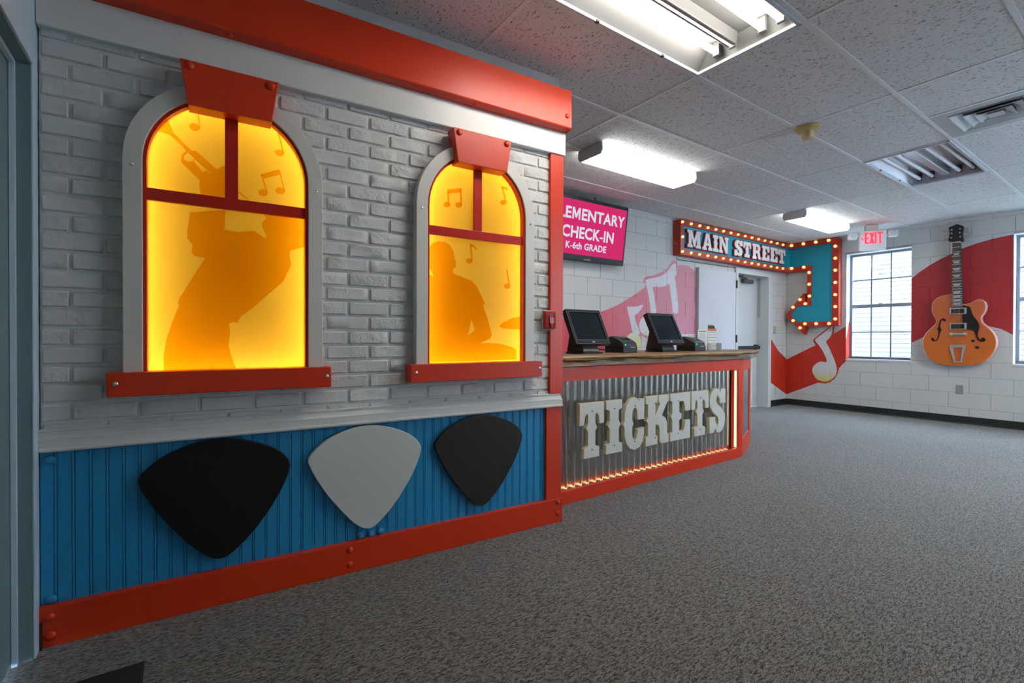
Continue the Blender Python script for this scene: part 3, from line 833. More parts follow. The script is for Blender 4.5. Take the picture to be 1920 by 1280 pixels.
# ---------------------------------------------------------------- sash windows, the last two added unseen for daylight
WFR = mat('window_frame_grey', (0.20, 0.22, 0.26), 0.4)
def sash_window(name, label, win, loc=(XF, 0, 0), rz=R(-90)):
    a, b, z0, z1 = win
    t = thing(name, label, 'window', loc, rz, kind='structure')
    fw_ = 0.038
    MB().ring([(a, z0), (b, z0), (b, z1), (a, z1)], [(a + fw_, z0 + fw_), (b - fw_, z0 + fw_), (b - fw_, z1 - fw_), (a + fw_, z1 - fw_)], 0.13, 0.19).build('window_frame', WFR, t, bevel=0.003)
    zm = (z0 + z1)/2
    MB().box(a + fw_, b - fw_, 0.135, 0.185, zm - 0.026, zm + 0.026).build('meeting_rail', WFR, t, bevel=0.003)
    xa, xb = a + fw_, b - fw_
    cols = [xa, xa + (xb - xa)/3, xa + 2*(xb - xa)/3, xb]
    for (za, zb) in ((z0 + fw_, zm - 0.026), (zm + 0.026, z1 - fw_)):
        for c in cols[1:3]:
            MB().box(c - 0.009, c + 0.009, 0.145, 0.172, za, zb).build('muntin', WFR, t)
        zc = (za + zb)/2
        MB().box(xa, xb, 0.146, 0.171, zc - 0.008, zc + 0.008).build('muntin', WFR, t)
        for p, q in zip(cols[:-1], cols[1:]):
            for (r, s) in ((za, zc), (zc, zb)):
                MB().box(p, q, 0.156, 0.160, r, s).build('pane', GLASS, t)
    MB().box((a + b)/2 - 0.03, (a + b)/2 + 0.03, 0.118, 0.136, zm + 0.026, zm + 0.038).build('sash_lock', SILVER, t)
    return t
sash_window('window_1', 'twelve pane sash window under the exit sign', WIN1)
sash_window('window_2', 'sash window past the guitar mostly out of view', WIN2)
sash_window('fill_window_3', 'added sash window out of view near the far corner for daylight', FILL_WIN3)
sash_window('fill_window_4', 'added unseen sash window opposite the brick front for fill daylight', FILL_WIN4, (0, YR, 0), R(180))

# ---------------------------------------------------------------- outside
hs = thing('neighbouring_house', 'white clapboard house wall outside the windows', 'house', (XF + 3.5, 0, 0), R(-90))
sd = MB()
for k in range(42):
    z = -0.5 + k*0.09
    sd.add([(-6, 0.02, z + 0.09), (8, 0.02, z + 0.09), (-6, -0.003, z), (8, -0.003, z), (-6, 0.02, z), (8, 0.02, z)],
           [(0, 1, 3, 2), (2, 3, 5, 4)])
sd.build('siding', SIDING, hs)
MB().box(-6, 8, 0.021, 0.2, -0.5, 3.28).build('wall_core', SIDING, hs)
lf = MB().lathe([(0.05, 0), (0.05, 0.02), (0.03, 0.05)], (-1.56, 0.0, 2.45), '-y', 12)
lf.tube([(-1.56, -0.05, 2.45), (-1.60, -0.12, 2.55), (-1.56, -0.16, 2.62)], 0.025)
lf.lathe([(0.02, 0.09), (0.07, 0.10), (0.08, 0.02), (0.06, 0.0)], (-1.56, -0.16, 2.56), 'z', 12)
lf.build('yard_lamp', mat('lamp_grey', (0.25, 0.26, 0.28), 0.5), hs)
gd = MB().box(XF + 0.25, XF + 3.5, -9, 9, -0.5, -0.4).build('ground', GRASS)
tag(gd, 'pale ground outside between the two buildings', 'ground', kind='structure')
rf = MB().extrude_x([(2.2, 2.93), (4.9, 6.7), (7.6, 2.93)], 0.5, XF + 0.3).build('roof', ROOFM)
tag(rf, 'steep gable roof over the next wing of the building', 'roof', kind='structure')

# ---------------------------------------------------------------- doors
d1 = thing('door_1', 'flush white door standing open flat against the wall', 'door', (0, YB, 0), kind='structure')
MB().box(5.42, 6.335, -0.052, -0.008, 0.008, 2.095).build('door_leaf', DOORW, d1, bevel=0.002)
for z in (1.92, 1.11, 0.30):
    h = MB().box(6.336, 6.372, -0.056, -0.004, z - 0.055, z + 0.055)
    h.tube([(6.352, -0.062, z - 0.058), (6.352, -0.062, z + 0.058)], 0.009, 10)
    h.build('hinge', mat('hinge_bronze', (0.06, 0.05, 0.04), 0.4, 0.7), d1)
d1f = MB()
d2 = thing('door_2', 'closed white door in the frame next to the wall switch', 'door', (0, YB, 0), kind='structure')
fr = MB()
fr.box(6.385, 6.445, -0.03, 0.17, 0, 2.19).box(7.328, 7.42, -0.03, 0.17, 0, 2.19).box(6.445, 7.328, -0.03, 0.17, 2.096, 2.19)
fr.build('door_frame', FRAMEW, d2, bevel=0.003)
MB().box(6.446, 7.327, 0.155, 0.198, 0.01, 2.094).build('door_leaf', mat('door_cream', (0.58, 0.585, 0.57), 0.45), d2)
MB().box(6.50, 7.30, 0.085, 0.125, 0.945, 0.995).box(6.52, 6.60, 0.12, 0.16, 0.93, 1.01).box(7.22, 7.30, 0.12, 0.16, 0.93, 1.01).build('panic_bar', DARKB, d2, bevel=0.006)
cl_ = MB().box(6.83, 7.10, 0.09, 0.155, 1.99, 2.05)
cl_.tube([(6.92, 0.10, 2.06), (6.60, 0.06, 2.075), (6.68, 0.02, 2.085)], 0.012, 6)
cl_.build('door_closer', mat('closer_bronze', (0.11, 0.10, 0.08), 0.4, 0.5), d2, bevel=0.006)
kn = MB().tube([(7.335, -0.035, 1.0), (7.335, -0.06, 1.0)], 0.012, 8)
d3 = thing('door_3', 'grey green door in the pale blue frame beside the bricks', 'door', (XL, 0, 0), R(90), kind='structure')
f3 = MB()
f3.box(DL[1] - 0.001, DL[1] + 0.05, -0.006, 0.0, 0, DL[3] + 0.05).box(DL[0] - 0.05, DL[0], -0.006, 0, 0, DL[3] + 0.05).box(DL[0], DL[1], -0.006, 0, DL[3], DL[3] + 0.05)
f3.build('door_frame', PALEB, d3, bevel=0.002)
MB().box(DL[1] - 0.006, DL[1] - 0.001, 0.0, 0.12, 0, DL[3]).box(DL[0], DL[1], 0.0, 0.12, DL[3] - 0.006, DL[3] - 0.001).build('jamb', DOORT, d3)
MB().box(DL[1] - 0.020, DL[1] - 0.006, 0.036, 0.05, 0, DL[3] - 0.006).box(DL[0], DL[1] - 0.02, 0.036, 0.05, DL[3] - 0.02, DL[3] - 0.006).build('stop_bead', PALEB, d3)
MB().box(DL[0] + 0.003, DL[1] - 0.008, 0.052, 0.096, 0.01, DL[3] - 0.008).build('door_leaf', DOORT, d3)

# ================================================================== THE BRICK FRONT
FR = dict(loc=(0, 0, 0), rz=PHI)
UL, UR = -0.888, 1.445
WC = (-0.292, 0.862)                 # centres of the two arched windows
ZS, RO, RI = 1.79, 0.356, 0.295      # spring line, outer and inner radius
ZB = 0.975

def arch(uc, r, zb, n=24):
    return [(uc - r, zb)] + [(uc - r*math.cos(math.pi*i/n), ZS + r*math.sin(math.pi*i/n)) for i in range(n + 1)] + [(uc + r, zb)]

ws = MB()
ws.prism([(UL, 0.0), (UR - 0.01, 0.0), (UR - 0.01, H + 0.02), (UL, H + 0.02)], 0.0085, 0.16, holes=[arch(c, 0.315, 0.955) for c in WC])
wall_brick = ws.build('wall_brick', MORTAR, **FR)
tag(wall_brick, 'white painted brick front with two glowing arched windows', 'wall', kind='structure')

def brick(u0, u1, z0, z1):
    """a thin rough brick with pulled-back, uneven edges"""
    g = 0.0045
    u0 += g; u1 -= g; z0 += g; z1 -= g
    if u1 - u0 < 0.012: return
    nx = max(2, int((u1 - u0)/0.034))
    rows = [0.0, 0.10, 0.5, 0.90, 1.0]
    mb = MB(); idx = {}
    pop = random.uniform(-0.0012, 0.0012)
    tilt = random.uniform(-0.0012, 0.0012)
    cu_, cz_ = (u0 + u1)/2, (z0 + z1)/2
    ks = [0.0, 0.035] + [i/nx for i in range(1, nx)] + [0.965, 1.0]
    for a, s in enumerate(ks):
        for b, t in enumerate(rows):
            edge = a in (0, len(ks) - 1) or b in (0, len(rows) - 1)
            u = u0 + s*(u1 - u0); z = z0 + t*(z1 - z0)
            if edge:
                u += random.uniform(-0.0012, 0.0012); z += random.uniform(-0.0016, 0.0016)
                v = 0.0095
            else:
                v = pop + tilt*(s - 0.5)*2 + random.uniform(-0.0010, 0.0010)
            idx[a, b] = len(mb.v); mb.v.append((u - cu_, v, z - cz_))
    for a in range(len(ks) - 1):
        for b in range(len(rows) - 1):
            mb.f.append((idx[a, b], idx[a+1, b], idx[a+1, b+1], idx[a, b+1])); mb.m.append(0)
    o = mb.build('brick', BRICK, wall_brick, smooth=50)
    o.location = (cu_, 0, cz_)
    return o

BH, BL = 0.0694, 0.198
z = 1.770 - 15*BH
r = 0
while z < 2.215:
    z0, z1 = max(z, 0.77), min(z + BH, 2.225)
    if z1 - z0 > 0.02:
        st = -0.805 + (0 if r % 2 else BL/2)
        k = -3
        while st + k*BL < 1.36:
            a, b = max(st + k*BL, UL), min(st + (k + 1)*BL, 1.36)
            k += 1
            if b - a < 0.02: continue
            segs = [(a, b)]
            for c in WC:
                if z1 < 0.955: hw = 0
                elif z1 <= ZS: hw = 0.325
                else:
                    hw = math.sqrt(max(0.0, 0.325**2 - (z1 - ZS)**2))
                if hw > 0:
                    nx = []
                    for p, q in segs:
                        if q <= c - hw or p >= c + hw: nx.append((p, q))
                        else:
                            if p < c - hw: nx.append((p, c - hw))
                            if q > c + hw: nx.append((c + hw, q))
                    segs = nx
            for p, q in segs:
                if q - p > 0.02: brick(p, q, z0, z1)
    z += BH; r += 1

# beadboard planks
u = -0.842 - 0.0487
plank_me = None
def plank(w):
    pr = [(0.0, 0.012), (0.0, 0.003), (0.0016, 0.0), (w - 0.0105, 0.0), (w - 0.0095, 0.004), (w - 0.0085, 0.004),
          (w - 0.0078, 0.001), (w - 0.0050, -0.0003), (w - 0.0022, 0.001), (w - 0.0016, 0.004), (w - 0.0002, 0.004), (w - 0.0002, 0.012)]
    mb = MB()
    n = len(pr)
    mb.v += [(p[0], p[1], 0.12) for p in pr] + [(p[0], p[1], 0.72) for p in pr]
    for i in range(n - 1):
        mb.f.append((i, i+1, n+i+1, n+i)); mb.m.append(0)
    return mb.mesh('plank', BLUE)
PM = plank(0.0487)
while u < 1.33:
    if u > UL - 0.001:
        share(PM, 'plank', wall_brick, (u, -0.003, 0))
    else:
        o = share(plank(0.0487 - (UL - u)), 'plank', wall_brick, (UL, -0.003, 0))
    u += 0.0487
for (x, z) in ((-0.862, 0.667), (-0.858, 0.160), (0.239, 0.160), (0.289, 0.160), (0.338, 0.160)):
    rivet(wall_brick, x, z, -0.004, 0.0165, BLUE)

# frieze, cornice, posts, chair rail, base
t1 = MB().box(UL, 1.457, -0.03, 0.009, 2.215, 2.40).build('trim_1', TRIMW, bevel=0.004, **FR)
tag(t1, 'flat white frieze board above the bricks', 'trim', kind='structure')
co = MB().extrude_x([(-0.028, 2.585), (-0.078, 2.585), (-0.082, 2.58), (-0.082, 2.366), (-0.078, 2.358), (-0.034, 2.349), (-0.028, 2.349)], UL, 1.462)
co = co.build('trim_2', RED, bevel=0.003, **FR)
tag(co, 'red box cornice along the top of the brick front', 'trim', kind='structure')
rivet(co, 1.427, 2.428, -0.082, 0.015, RED)
rv_ = rivet(co, 0.83, 2.3545, -0.056, 0.014, RED); rv_.rotation_euler.x = R(78)
rv2 = rivet(co, -0.30, 2.3545, -0.056, 0.014, RED); rv2.rotation_euler.x = R(78)
cr = MB().extrude_x([(0.009, 0.777), (-0.012, 0.777), (-0.014, 0.775), (-0.014, 0.771), (-0.010, 0.768), (-0.010, 0.760), (-0.016, 0.758), (-0.019, 0.751), (-0.025, 0.745), (-0.031, 0.743),
                     (-0.031, 0.713), (-0.036, 0.711), (-0.038, 0.706), (-0.036, 0.700), (-0.031, 0.697), (0.009, 0.697)], UL, 1.437)
cr = cr.build('trim_3', TRIMW, **FR)
tag(cr, 'moulded white chair rail between bricks and blue panelling', 'trim', kind='structure')
p1_ = MB().box(1.353, 1.449, -0.02, 0.165, 0.776, 2.22).build('trim_4', RED, bevel=0.003, **FR)
tag(p1_, 'red corner post beside the bricks with the alarm on it', 'trim', kind='structure')
p2_ = MB().box(1.325, 1.437, -0.022, 0.165, 0.144, 0.699).build('trim_5', RED, bevel=0.003, **FR)
tag(p2_, 'short red corner post beside the blue panelling', 'trim', kind='structure')
bs = MB().box(UL, 1.440, -0.032, 0.16, 0.0, 0.143).build('baseboard_brick', RED, bevel=0.003, **FR)
tag(bs, 'tall red base board under the blue panelling', 'baseboard', kind='structure')
for (x, z) in ((-0.857, 0.108), (-0.854, 0.040), (0.186, 0.110), (0.187, 0.042), (1.405, 0.122), (1.405, 0.052)):
    rivet(bs, x, z, -0.032, 0.0155, RED)

# ---------------------------------------------------------------- arched glowing windows
def arched_window(uc, label, films):
    t = thing('arched_window', label, 'window', (0, 0, 0), PHI, 'glowing arched windows in the brick front')
    o_, i_ = arch(uc, RO, ZB), arch(uc, RI, ZB)
    MB().prism(o_ + i_[::-1], -0.050, 0.002).build('frame', CREAM, t, bevel=0.003)
    s_ = arch(uc, 0.283, ZB)
    MB().prism(i_ + s_[::-1], -0.040, 0.0).build('sash', SASH, t)
    MB().box(uc - 0.29, uc + 0.29, -0.032, -0.013, 1.643, 1.690).build('crossbar', SASH, t, bevel=0.002)
    MB().box(uc - 0.024, uc + 0.024, -0.031, -0.0135, 1.690, 2.08).build('upright_bar', SASH, t, bevel=0.002)
    pn = MB().prism(arch(uc, 0.2945, 0.962), -0.0105, -0.0075).build('pane', PANE, t)
    bx = MB()
    oo, ii = arch(uc, 0.312, 0.958), arch(uc, 0.2975, 0.964)
    bx.ring(oo, ii, -0.006, 0.085)
    bx.prism(arch(uc, 0.312, 0.958), 0.085, 0.09)
    bx.build('light_box', BOXW, t)
    loop = arch(uc, 0.290, 0.972)
    pts = []
    for k in range(len(loop)):
        p, q = loop[k], loop[(k + 1) % len(loop)]
        n = max(1, int(math.dist(p, q)/0.05))
        pts += [(p[0] + (q[0]-p[0])*s/n, 0.036, p[1] + (q[1]-p[1])*s/n) for s in range(n)]
    MB().tube(pts, 0.0035, 4, closed=True).build('led_strip', LEDB, t)
    for nm, polys in films:
        f = MB()
        for p in polys:
            if isinstance(p[0][0], (tuple, list)):      # outline with hole
                tr = tessellate_polygon([[Vector((a, b, 0)) for a, b in L] for L in p])
                fl_ = [c for L in p for c in L]
                f.add([(a, -0.0115, b) for a, b in fl_], tr)
            else:
                tr = tessellate_polygon([[Vector((a, b, 0)) for a, b in p]])
                f.add([(a, -0.0115, b) for a, b in p], tr)
        f.build(nm, FILM, pn)
    sc = uc - 0.006
    si = MB().box(sc - 0.391, sc + 0.391, -0.090, 0.0, 0.890, 0.979).build('sill', RED, t, bevel=0.003)
    for x in (sc - 0.365, sc + 0.372):
        rivet(si, x, 0.938, -0.09, 0.0095, CHROME, 'bolt')
    ks = MB().prism([(uc - 0.147, 2.018), (uc + 0.147, 2.018), (uc + 0.174, 2.192), (uc - 0.174, 2.192)], -0.092, -0.012).build('keystone', RED, t, bevel=0.003)
    for x in (uc - 0.142, uc + 0.142):
        rivet(ks, x, 2.170, -0.092, 0.0165, RED)
    for x, z in ((uc - 0.327, 1.766), (uc + 0.327, 1.766)):
        rivet(t, x, z, -0.05, 0.0075, CHROME, 'bolt')
    return t

arched_window(WC[0], 'arched yellow window showing a trumpet player silhouette', [('player_silhouette', [PLAYER, HAND, TRUMPET, LINEA]), ('music_note', NOTES1A), ('music_note', NOTES1B), ('music_note', NOTES1C)])
arched_window(WC[1], 'arched yellow window showing a drummer silhouette', [('drummer_silhouette', [[DRUMMER, DRUMHOLE], CYMBAL]), ('music_note', NOTES2A), ('music_note', NOTES2B), ('music_note', NOTES2C), ('music_note', NOTES2D)])

# ---------------------------------------------------------------- guitar picks
PK = [(-0.605, 0.558), (-0.587, 0.589), (-0.542, 0.628), (-0.481, 0.661), (-0.412, 0.683), (-0.335, 0.690), (-0.250, 0.677), (-0.163, 0.645), (-0.106, 0.608), (-0.072, 0.562),
      (-0.077, 0.514), (-0.114, 0.428), (-0.171, 0.338), (-0.227, 0.268), (-0.281, 0.218), (-0.315, 0.196), (-0.348, 0.196), (-0.391, 0.222), (-0.448, 0.285), (-0.516, 0.376), (-0.568, 0.463), (-0.597, 0.524)]
PK = smooth_loop(PK, 3)
for du, m, lb in ((0.0, BLACK, 'large black guitar pick cutout on the blue panelling'), (0.608, PICKW, 'large white guitar pick cutout on the blue panelling'), (1.218, CHAR, 'dark charcoal guitar pick cutout next to the red post')):
    g = MB().prism([(a + du, b) for a, b in PK], -0.034, -0.012).build('guitar_pick', m, bevel=0.003, smooth=40, **FR)
    for (a, b) in ((-0.45, 0.57), (-0.22, 0.57), (-0.33, 0.32)):
        MB().lathe([(0.012, 0), (0.012, 0.008)], (a + du, -0.0045, b), '-y', 10).build('standoff', DARKB, g)
    tag(g, lb, 'guitar pick', 'giant guitar picks on the panelling')

# ---------------------------------------------------------------- fire alarm pull station
fa_ = thing('fire_alarm_pull', 'red fire alarm pull station on the corner post', 'fire alarm', (0, 0, 0), PHI)
MB().box(1.290, 1.374, -0.030, -0.0195, 1.160, 1.276).build('back_plate', mat('alarm_plate', (0.5, 0.45, 0.33), 0.5), fa_, bevel=0.002)
MB().extrude_x([(-0.030, 1.166), (-0.052, 1.168), (-0.058, 1.20), (-0.058, 1.235), (-0.052, 1.262), (-0.042, 1.270), (-0.030, 1.271)], 1.291, 1.371).build('body', FIRER, fa_, bevel=0.004)
MB().box(1.318, 1.344, -0.0600, -0.056, 1.238, 1.254).build('dark_slot', GBLACK, fa_)
for x in (1.300, 1.309, 1.352, 1.361):
    MB().tube([(x, -0.050, 1.266), (x, -0.060, 1.245), (x, -0.060, 1.20)], 0.0026, 6).build('rib', mat('alarm_gloss', (0.65, 0.10, 0.07), 0.15), fa_)
MB().box(1.316, 1.347, -0.066, -0.056, 1.196, 1.234).box(1.326, 1.337, -0.066, -0.056, 1.176, 1.197).build('pull_handle', mat('handle_red', (0.5, 0.035, 0.02), 0.25), fa_, bevel=0.002)

# ================================================================== LETTERS (hand-drawn slab forms, unit box)
LT = {
 'T': [(0, 1), (1, 1), (1, .6), (.81, .6), (.78, .74), (.70, .80), (.64, .78), (.64, .62), (.72, .54), (.64, .47), (.64, .22), (.80, .18), (.80, 0), (.17, 0), (.17, .18), (.34, .22), (.34, .47), (.26, .54), (.34, .62), (.34, .78), (.28, .80), (.22, .74), (.19, .6), (0, .6)],
 'I': [(0, 1), (1, 1), (1, .84), (.78, .80), (.78, .62), (.90, .53), (.78, .45), (.78, .2), (1, .17), (1, 0), (0, 0), (0, .17), (.22, .2), (.22, .45), (.10, .53), (.22, .62), (.22, .80), (0, .84)],
 'C': [(1, .97), (1, .56), (.68, .56), (.66, .70), (.60, .79), (.52, .81), (.45, .76), (.42, .68), (.42, .57), (.48, .5), (.42, .43), (.42, .30), (.46, .20), (.54, .16), (.62, .20), (.66, .29), (.68, .38), (1, .40), (.99, .26), (.92, .11), (.78, .02), (.55, -.02), (.32, .02), (.15, .13), (.07, .28), (.06, .43), (0, .5), (.06, .57), (.07, .74), (.16, .89), (.30, .98), (.50, 1.02), (.64, .99), (.72, .92), (.78, .97)],
 'K': [(0, 1), (.50, 1), (.50, .86), (.42, .83), (.42, .60), (.62, .83), (.55, .86), (.55, 1), (1, 1), (1, .86), (.92, .83), (.70, .58), (.86, .52), (.93, .42), (.94, .2), (1, .16), (1, 0), (.66, 0), (.60, .05), (.59, .30), (.54, .39), (.42, .41), (.42, .2), (.50, .17), (.50, 0), (0, 0), (0, .17), (.09, .2), (.09, .44), (.02, .51), (.09, .58), (.09, .83), (0, .86)],
 'E': [(0, 1), (1, 1), (1, .60), (.74, .60), (.71, .74), (.64, .82), (.45, .82), (.45, .59), (.55, .56), (.55, .45), (.45, .42), (.45, .19), (.64, .19), (.71, .27), (.74, .40), (1, .40), (1, 0), (0, 0), (0, .17), (.10, .2), (.10, .44), (.03, .51), (.10, .58), (.10, .82), (0, .85)],
 'S': [(1, .99), (1, .66), (.64, .66), (.61, .77), (.53, .83), (.44, .81), (.42, .73), (.50, .65), (.78, .54), (.95, .42), (.99, .27), (.92, .11), (.76, .01), (.56, -.02), (.42, .02), (.35, .08), (.28, .0), (0, .0), (0, .36), (.36, .36), (.38, .24), (.46, .17), (.55, .19), (.57, .28), (.49, .36), (.20, .48), (.05, .60), (.01, .74), (.08, .89), (.24, .99), (.43, 1.02), (.58, .99), (.66, .92), (.72, .99)],
 'M': [(0, 1), (.32, 1), (.50, .48), (.68, 1), (1, 1), (1, .86), (.93, .83), (.93, .17), (1, .14), (1, 0), (.62, 0), (.62, .14), (.70, .17), (.70, .62), (.55, .06), (.45, .06), (.28, .62), (.28, .17), (.36, .14), (.36, 0), (0, 0), (0, .14), (.08, .17), (.08, .83), (0, .86)],
 'A': [(.36, 1), (.66, 1), (.90, .17), (1, .14), (1, 0), (.58, 0), (.58, .14), (.66, .17), (.63, .28), (.38, .28), (.35, .17), (.42, .14), (.42, 0), (0, 0), (0, .14), (.10, .17)],
 'N': [(0, 1), (.36, 1), (.70, .42), (.70, .83), (.60, .86), (.60, 1), (1, 1), (1, .86), (.93, .83), (.93, 0), (.70, 0), (.30, .66), (.30, .17), (.40, .14), (.40, 0), (0, 0), (0, .14), (.08, .17), (.08, .83), (0, .86)],
 'R': [(0, 1), (.66, 1), (.84, .94), (.92, .80), (.90, .63), (.76, .51), (.87, .42), (.89, .16), (1, .13), (1, 0), (.74, 0), (.65, .07), (.62, .32), (.56, .40), (.38, .40), (.38, .17), (.46, .14), (.46, 0), (0, 0), (0, .14), (.08, .17), (.08, .83), (0, .86)],
}
LH = {'A': [(.42, .42), (.58, .42), (.50, .74)], 'R': [(.38, .83), (.38, .57), (.55, .57), (.62, .63), (.62, .77), (.55, .83)]}
def letter(c, x0, x1, z0, z1):
    f = lambda p: (x0 + p[0]*(x1 - x0), z0 + p[1]*(z1 - z0))
    return [f(p) for p in LT[c]], ([[f(p) for p in LH[c]]] if c in LH else [])

# ================================================================== TICKET COUNTER
CL, CA = (1.602, 0.087, 0.0), R(1.13)
ct = thing('ticket_counter', 'red framed ticket counter clad in corrugated steel with TICKETS lettering', 'counter', CL, CA)
slab_xy(MB(), [(-0.42, 0.105), (2.25, 0.105), (2.26, 0.06), (2.93, 0.335), (2.75, 0.66), (-0.42, 0.66)], 0.0, 0.90).build('carcass', mat('carcass_dark', (0.10, 0.02, 0.01), 0.6), ct)
MB().box(-0.42, 2.268, 0.0, 0.045, 0.822, 0.918).build('top_rail', RED, ct, bevel=0.002)
MB().box(-0.42, 2.268, 0.0, 0.030, 0.0, 0.090).build('bottom_rail', RED, ct, bevel=0.002)
MB().box(-0.42, 2.2, 0.0305, 0.105, 0.0, 0.064).build('bottom_ledge', mat('carcass_dark', (0.10, 0.02, 0.01), 0.6), ct)
MB().box(2.203, 2.268, 0.0305, 0.075, 0.0, 0.822).box(2.203, 2.268, 0.0, 0.0306, 0.090, 0.822).build('corner_stile', RED, ct, bevel=0.002)

def corrugated(x0, x1, z0, z1, pitch, amp, y):
    mb = MB(); n = int((x1 - x0)/pitch*12)
    for i in range(n + 1):
        x = x0 + (x1 - x0)*i/n
        yy = y - amp*math.cos(2*math.pi*(x - 0.047)/pitch)
        mb.v += [(x, yy, z0), (x, yy, z1)]
        if i:
            k = len(mb.v)
            mb.f.append((k - 4, k - 2, k - 1, k - 3)); mb.m.append(0)
    return mb
corrugated(-0.40, 2.198, 0.064, 0.90, 0.0700, 0.0115, 0.085).build('corrugated_panel', GALV, ct, smooth=60)
# led strips: along the bottom, top and the corner stile
ld = MB()
n = 150
for i in range(n):
    x = -0.38 + 2.56*i/n
    ld.box(x, x + 0.006, 0.046, 0.054, 0.0645, 0.0685)
ld.build('led_strip', LEDW, ct)
ld = MB()
for i in range(n):
    x = -0.38 + 2.56*i/n
    ld.box(x, x + 0.004, 0.050, 0.054, 0.817, 0.8205)
ld.build('led_strip', LEDW, ct)
ld = MB(); lb = MB()
n = 46
for i in range(n):
    z = 0.100 + 0.715*i/n
    ld.box(2.1955, 2.2005, 0.022, 0.036, z, z + 0.0065)
lb.box(2.2, 2.2035, 0.014, 0.044, 0.092, 0.822)
o1 = ld.build('led_strip', LEDW, ct)
lb.build('led_tape', mat('led_tape_white', (0.7, 0.62, 0.45), 0.5), ct)
zt, zb_ = 0.667, 0.286
for c, a, b in T_BOXES:
    po, ho = letter(c, a, b, zb_, zt)
    lo = MB().prism(po, -0.020, 0.008, 0, 1, holes=ho).build('letter', [LETTER, LETTERS], ct, bevel=0.003)
    xm = (a + b)/2
    zz = (zb_ + 0.055, zt - 0.06)
    for z in zz:
        MB().lathe([(0.006, 0.0), (0.006, 0.001)], (xm + (0.01 if c == 'C' else -0.03 if c in 'KE' else 0), -0.0202, z), '-y', 8).build('screw', DARKB, lo)
    for z in zz:
        MB().lathe([(0.008, 0), (0.008, 0.075)], (xm - (0.03 if c in 'KE' else 0), 0.080, z), '-y', 8).build('spacer', SILVER, lo)
# angled end of the counter
ea = R(22.2)
EP = dict(loc=(2.268, 0, 0), rz=ea)
SALM = RED
MB().box(0.0, 0.726, 0.0, 0.05, 0.80, 0.918).build('end_top_rail', RED, ct, bevel=0.002, **EP)
MB().box(0.0, 0.726, 0.0, 0.05, 0.0, 0.155).build('end_bottom_rail', RED, ct, bevel=0.002, **EP)
MB().box(0.0, 0.10, 0.0, 0.05, 0.155, 0.80).build('end_stile', RED, ct, bevel=0.002, **EP)
MB().box(0.60, 0.726, 0.0, 0.05, 0.155, 0.80).build('end_stile', RED, ct, bevel=0.002, **EP)
corrugated(0.09, 0.61, 0.15, 0.805, 0.07, 0.0085, 0.016).build('end_corrugated_panel', GALV, ct, smooth=60, **EP)

# live-edge countertop
def loft_top():
    mb = MB()
    base = [(-0.42, -0.045)]
    nn = 70
    front = [(-0.42 + 2.77*i/nn, -0.045) for i in range(nn + 1)]
    side = [(2.35 + 0.70*i/14, -0.045 + 0.295*i/14) for i in range(1, 15)]
    back = [(3.05, 0.25), (2.80, 0.72), (-0.42, 0.72)]
    out = front + side + back[1:]
    n = len(out)
    wob = [0.010*math.sin(i*0.33) + 0.007*math.sin(i*0.81 + 1) + random.uniform(-0.003, 0.003) for i in range(n)]
    wob2 = [0.006*math.sin(i*0.41 + 2) + random.uniform(-0.002, 0.002) for i in range(n)]
    wz = [0.006*math.sin(i*0.29 + 0.5) + random.uniform(-0.0015, 0.0015) for i in range(n)]
    nf = len(front) + len(side)
    lev = [(0.920, 0.020, 0.3), (0.924, 0.004, 0.5), (0.945, 0.010, 0.6), (0.962, 0.014, 0.8), (0.968, -0.004, 1.0), (0.980, -0.010, 1.2), (0.992, 0.006, 1.2)]
    for li, (z, ins, k) in enumerate(lev):
        for i, (x, y) in enumerate(out):
            dy = dx = dz = 0.0
            if i < nf:
                nx, ny = (0, -1) if i < len(front) else (math.sin(ea), -math.cos(ea))
                if i == len(front) - 1: nx, ny = (0.2, -0.95)
                q = -ins + (wob[i] if li > 2 else wob2[i])*k
                dx, dy = nx*q, ny*q
                if li in (3, 4): dz = wz[i]
            mb.v.append((x + dx, y + dy, z + dz))
    for l_ in range(len(lev) - 1):
        for i in range(n):
            j = (i + 1) % n
            mb.f.append((l_*n + i, l_*n + j, (l_+1)*n + j, (l_+1)*n + i)); mb.m.append(1 if l_ < 4 else 2)
    mb.f.append(tuple(range(n))); mb.m.append(1)
    mb.f.append(tuple((len(lev)-1)*n + i for i in range(n))); mb.m.append(0)
    return mb
WOODM = wood_mat('counter_rim_wood', (0.13, 0.065, 0.02), (0.40, 0.24, 0.09))
cto = loft_top().build('countertop', [WOODT, WOODE, WOODM], smooth=35, loc=CL, rz=CA)
tag(cto, 'rough edged wooden slab on top of the ticket counter', 'countertop')

ZT = 0.992
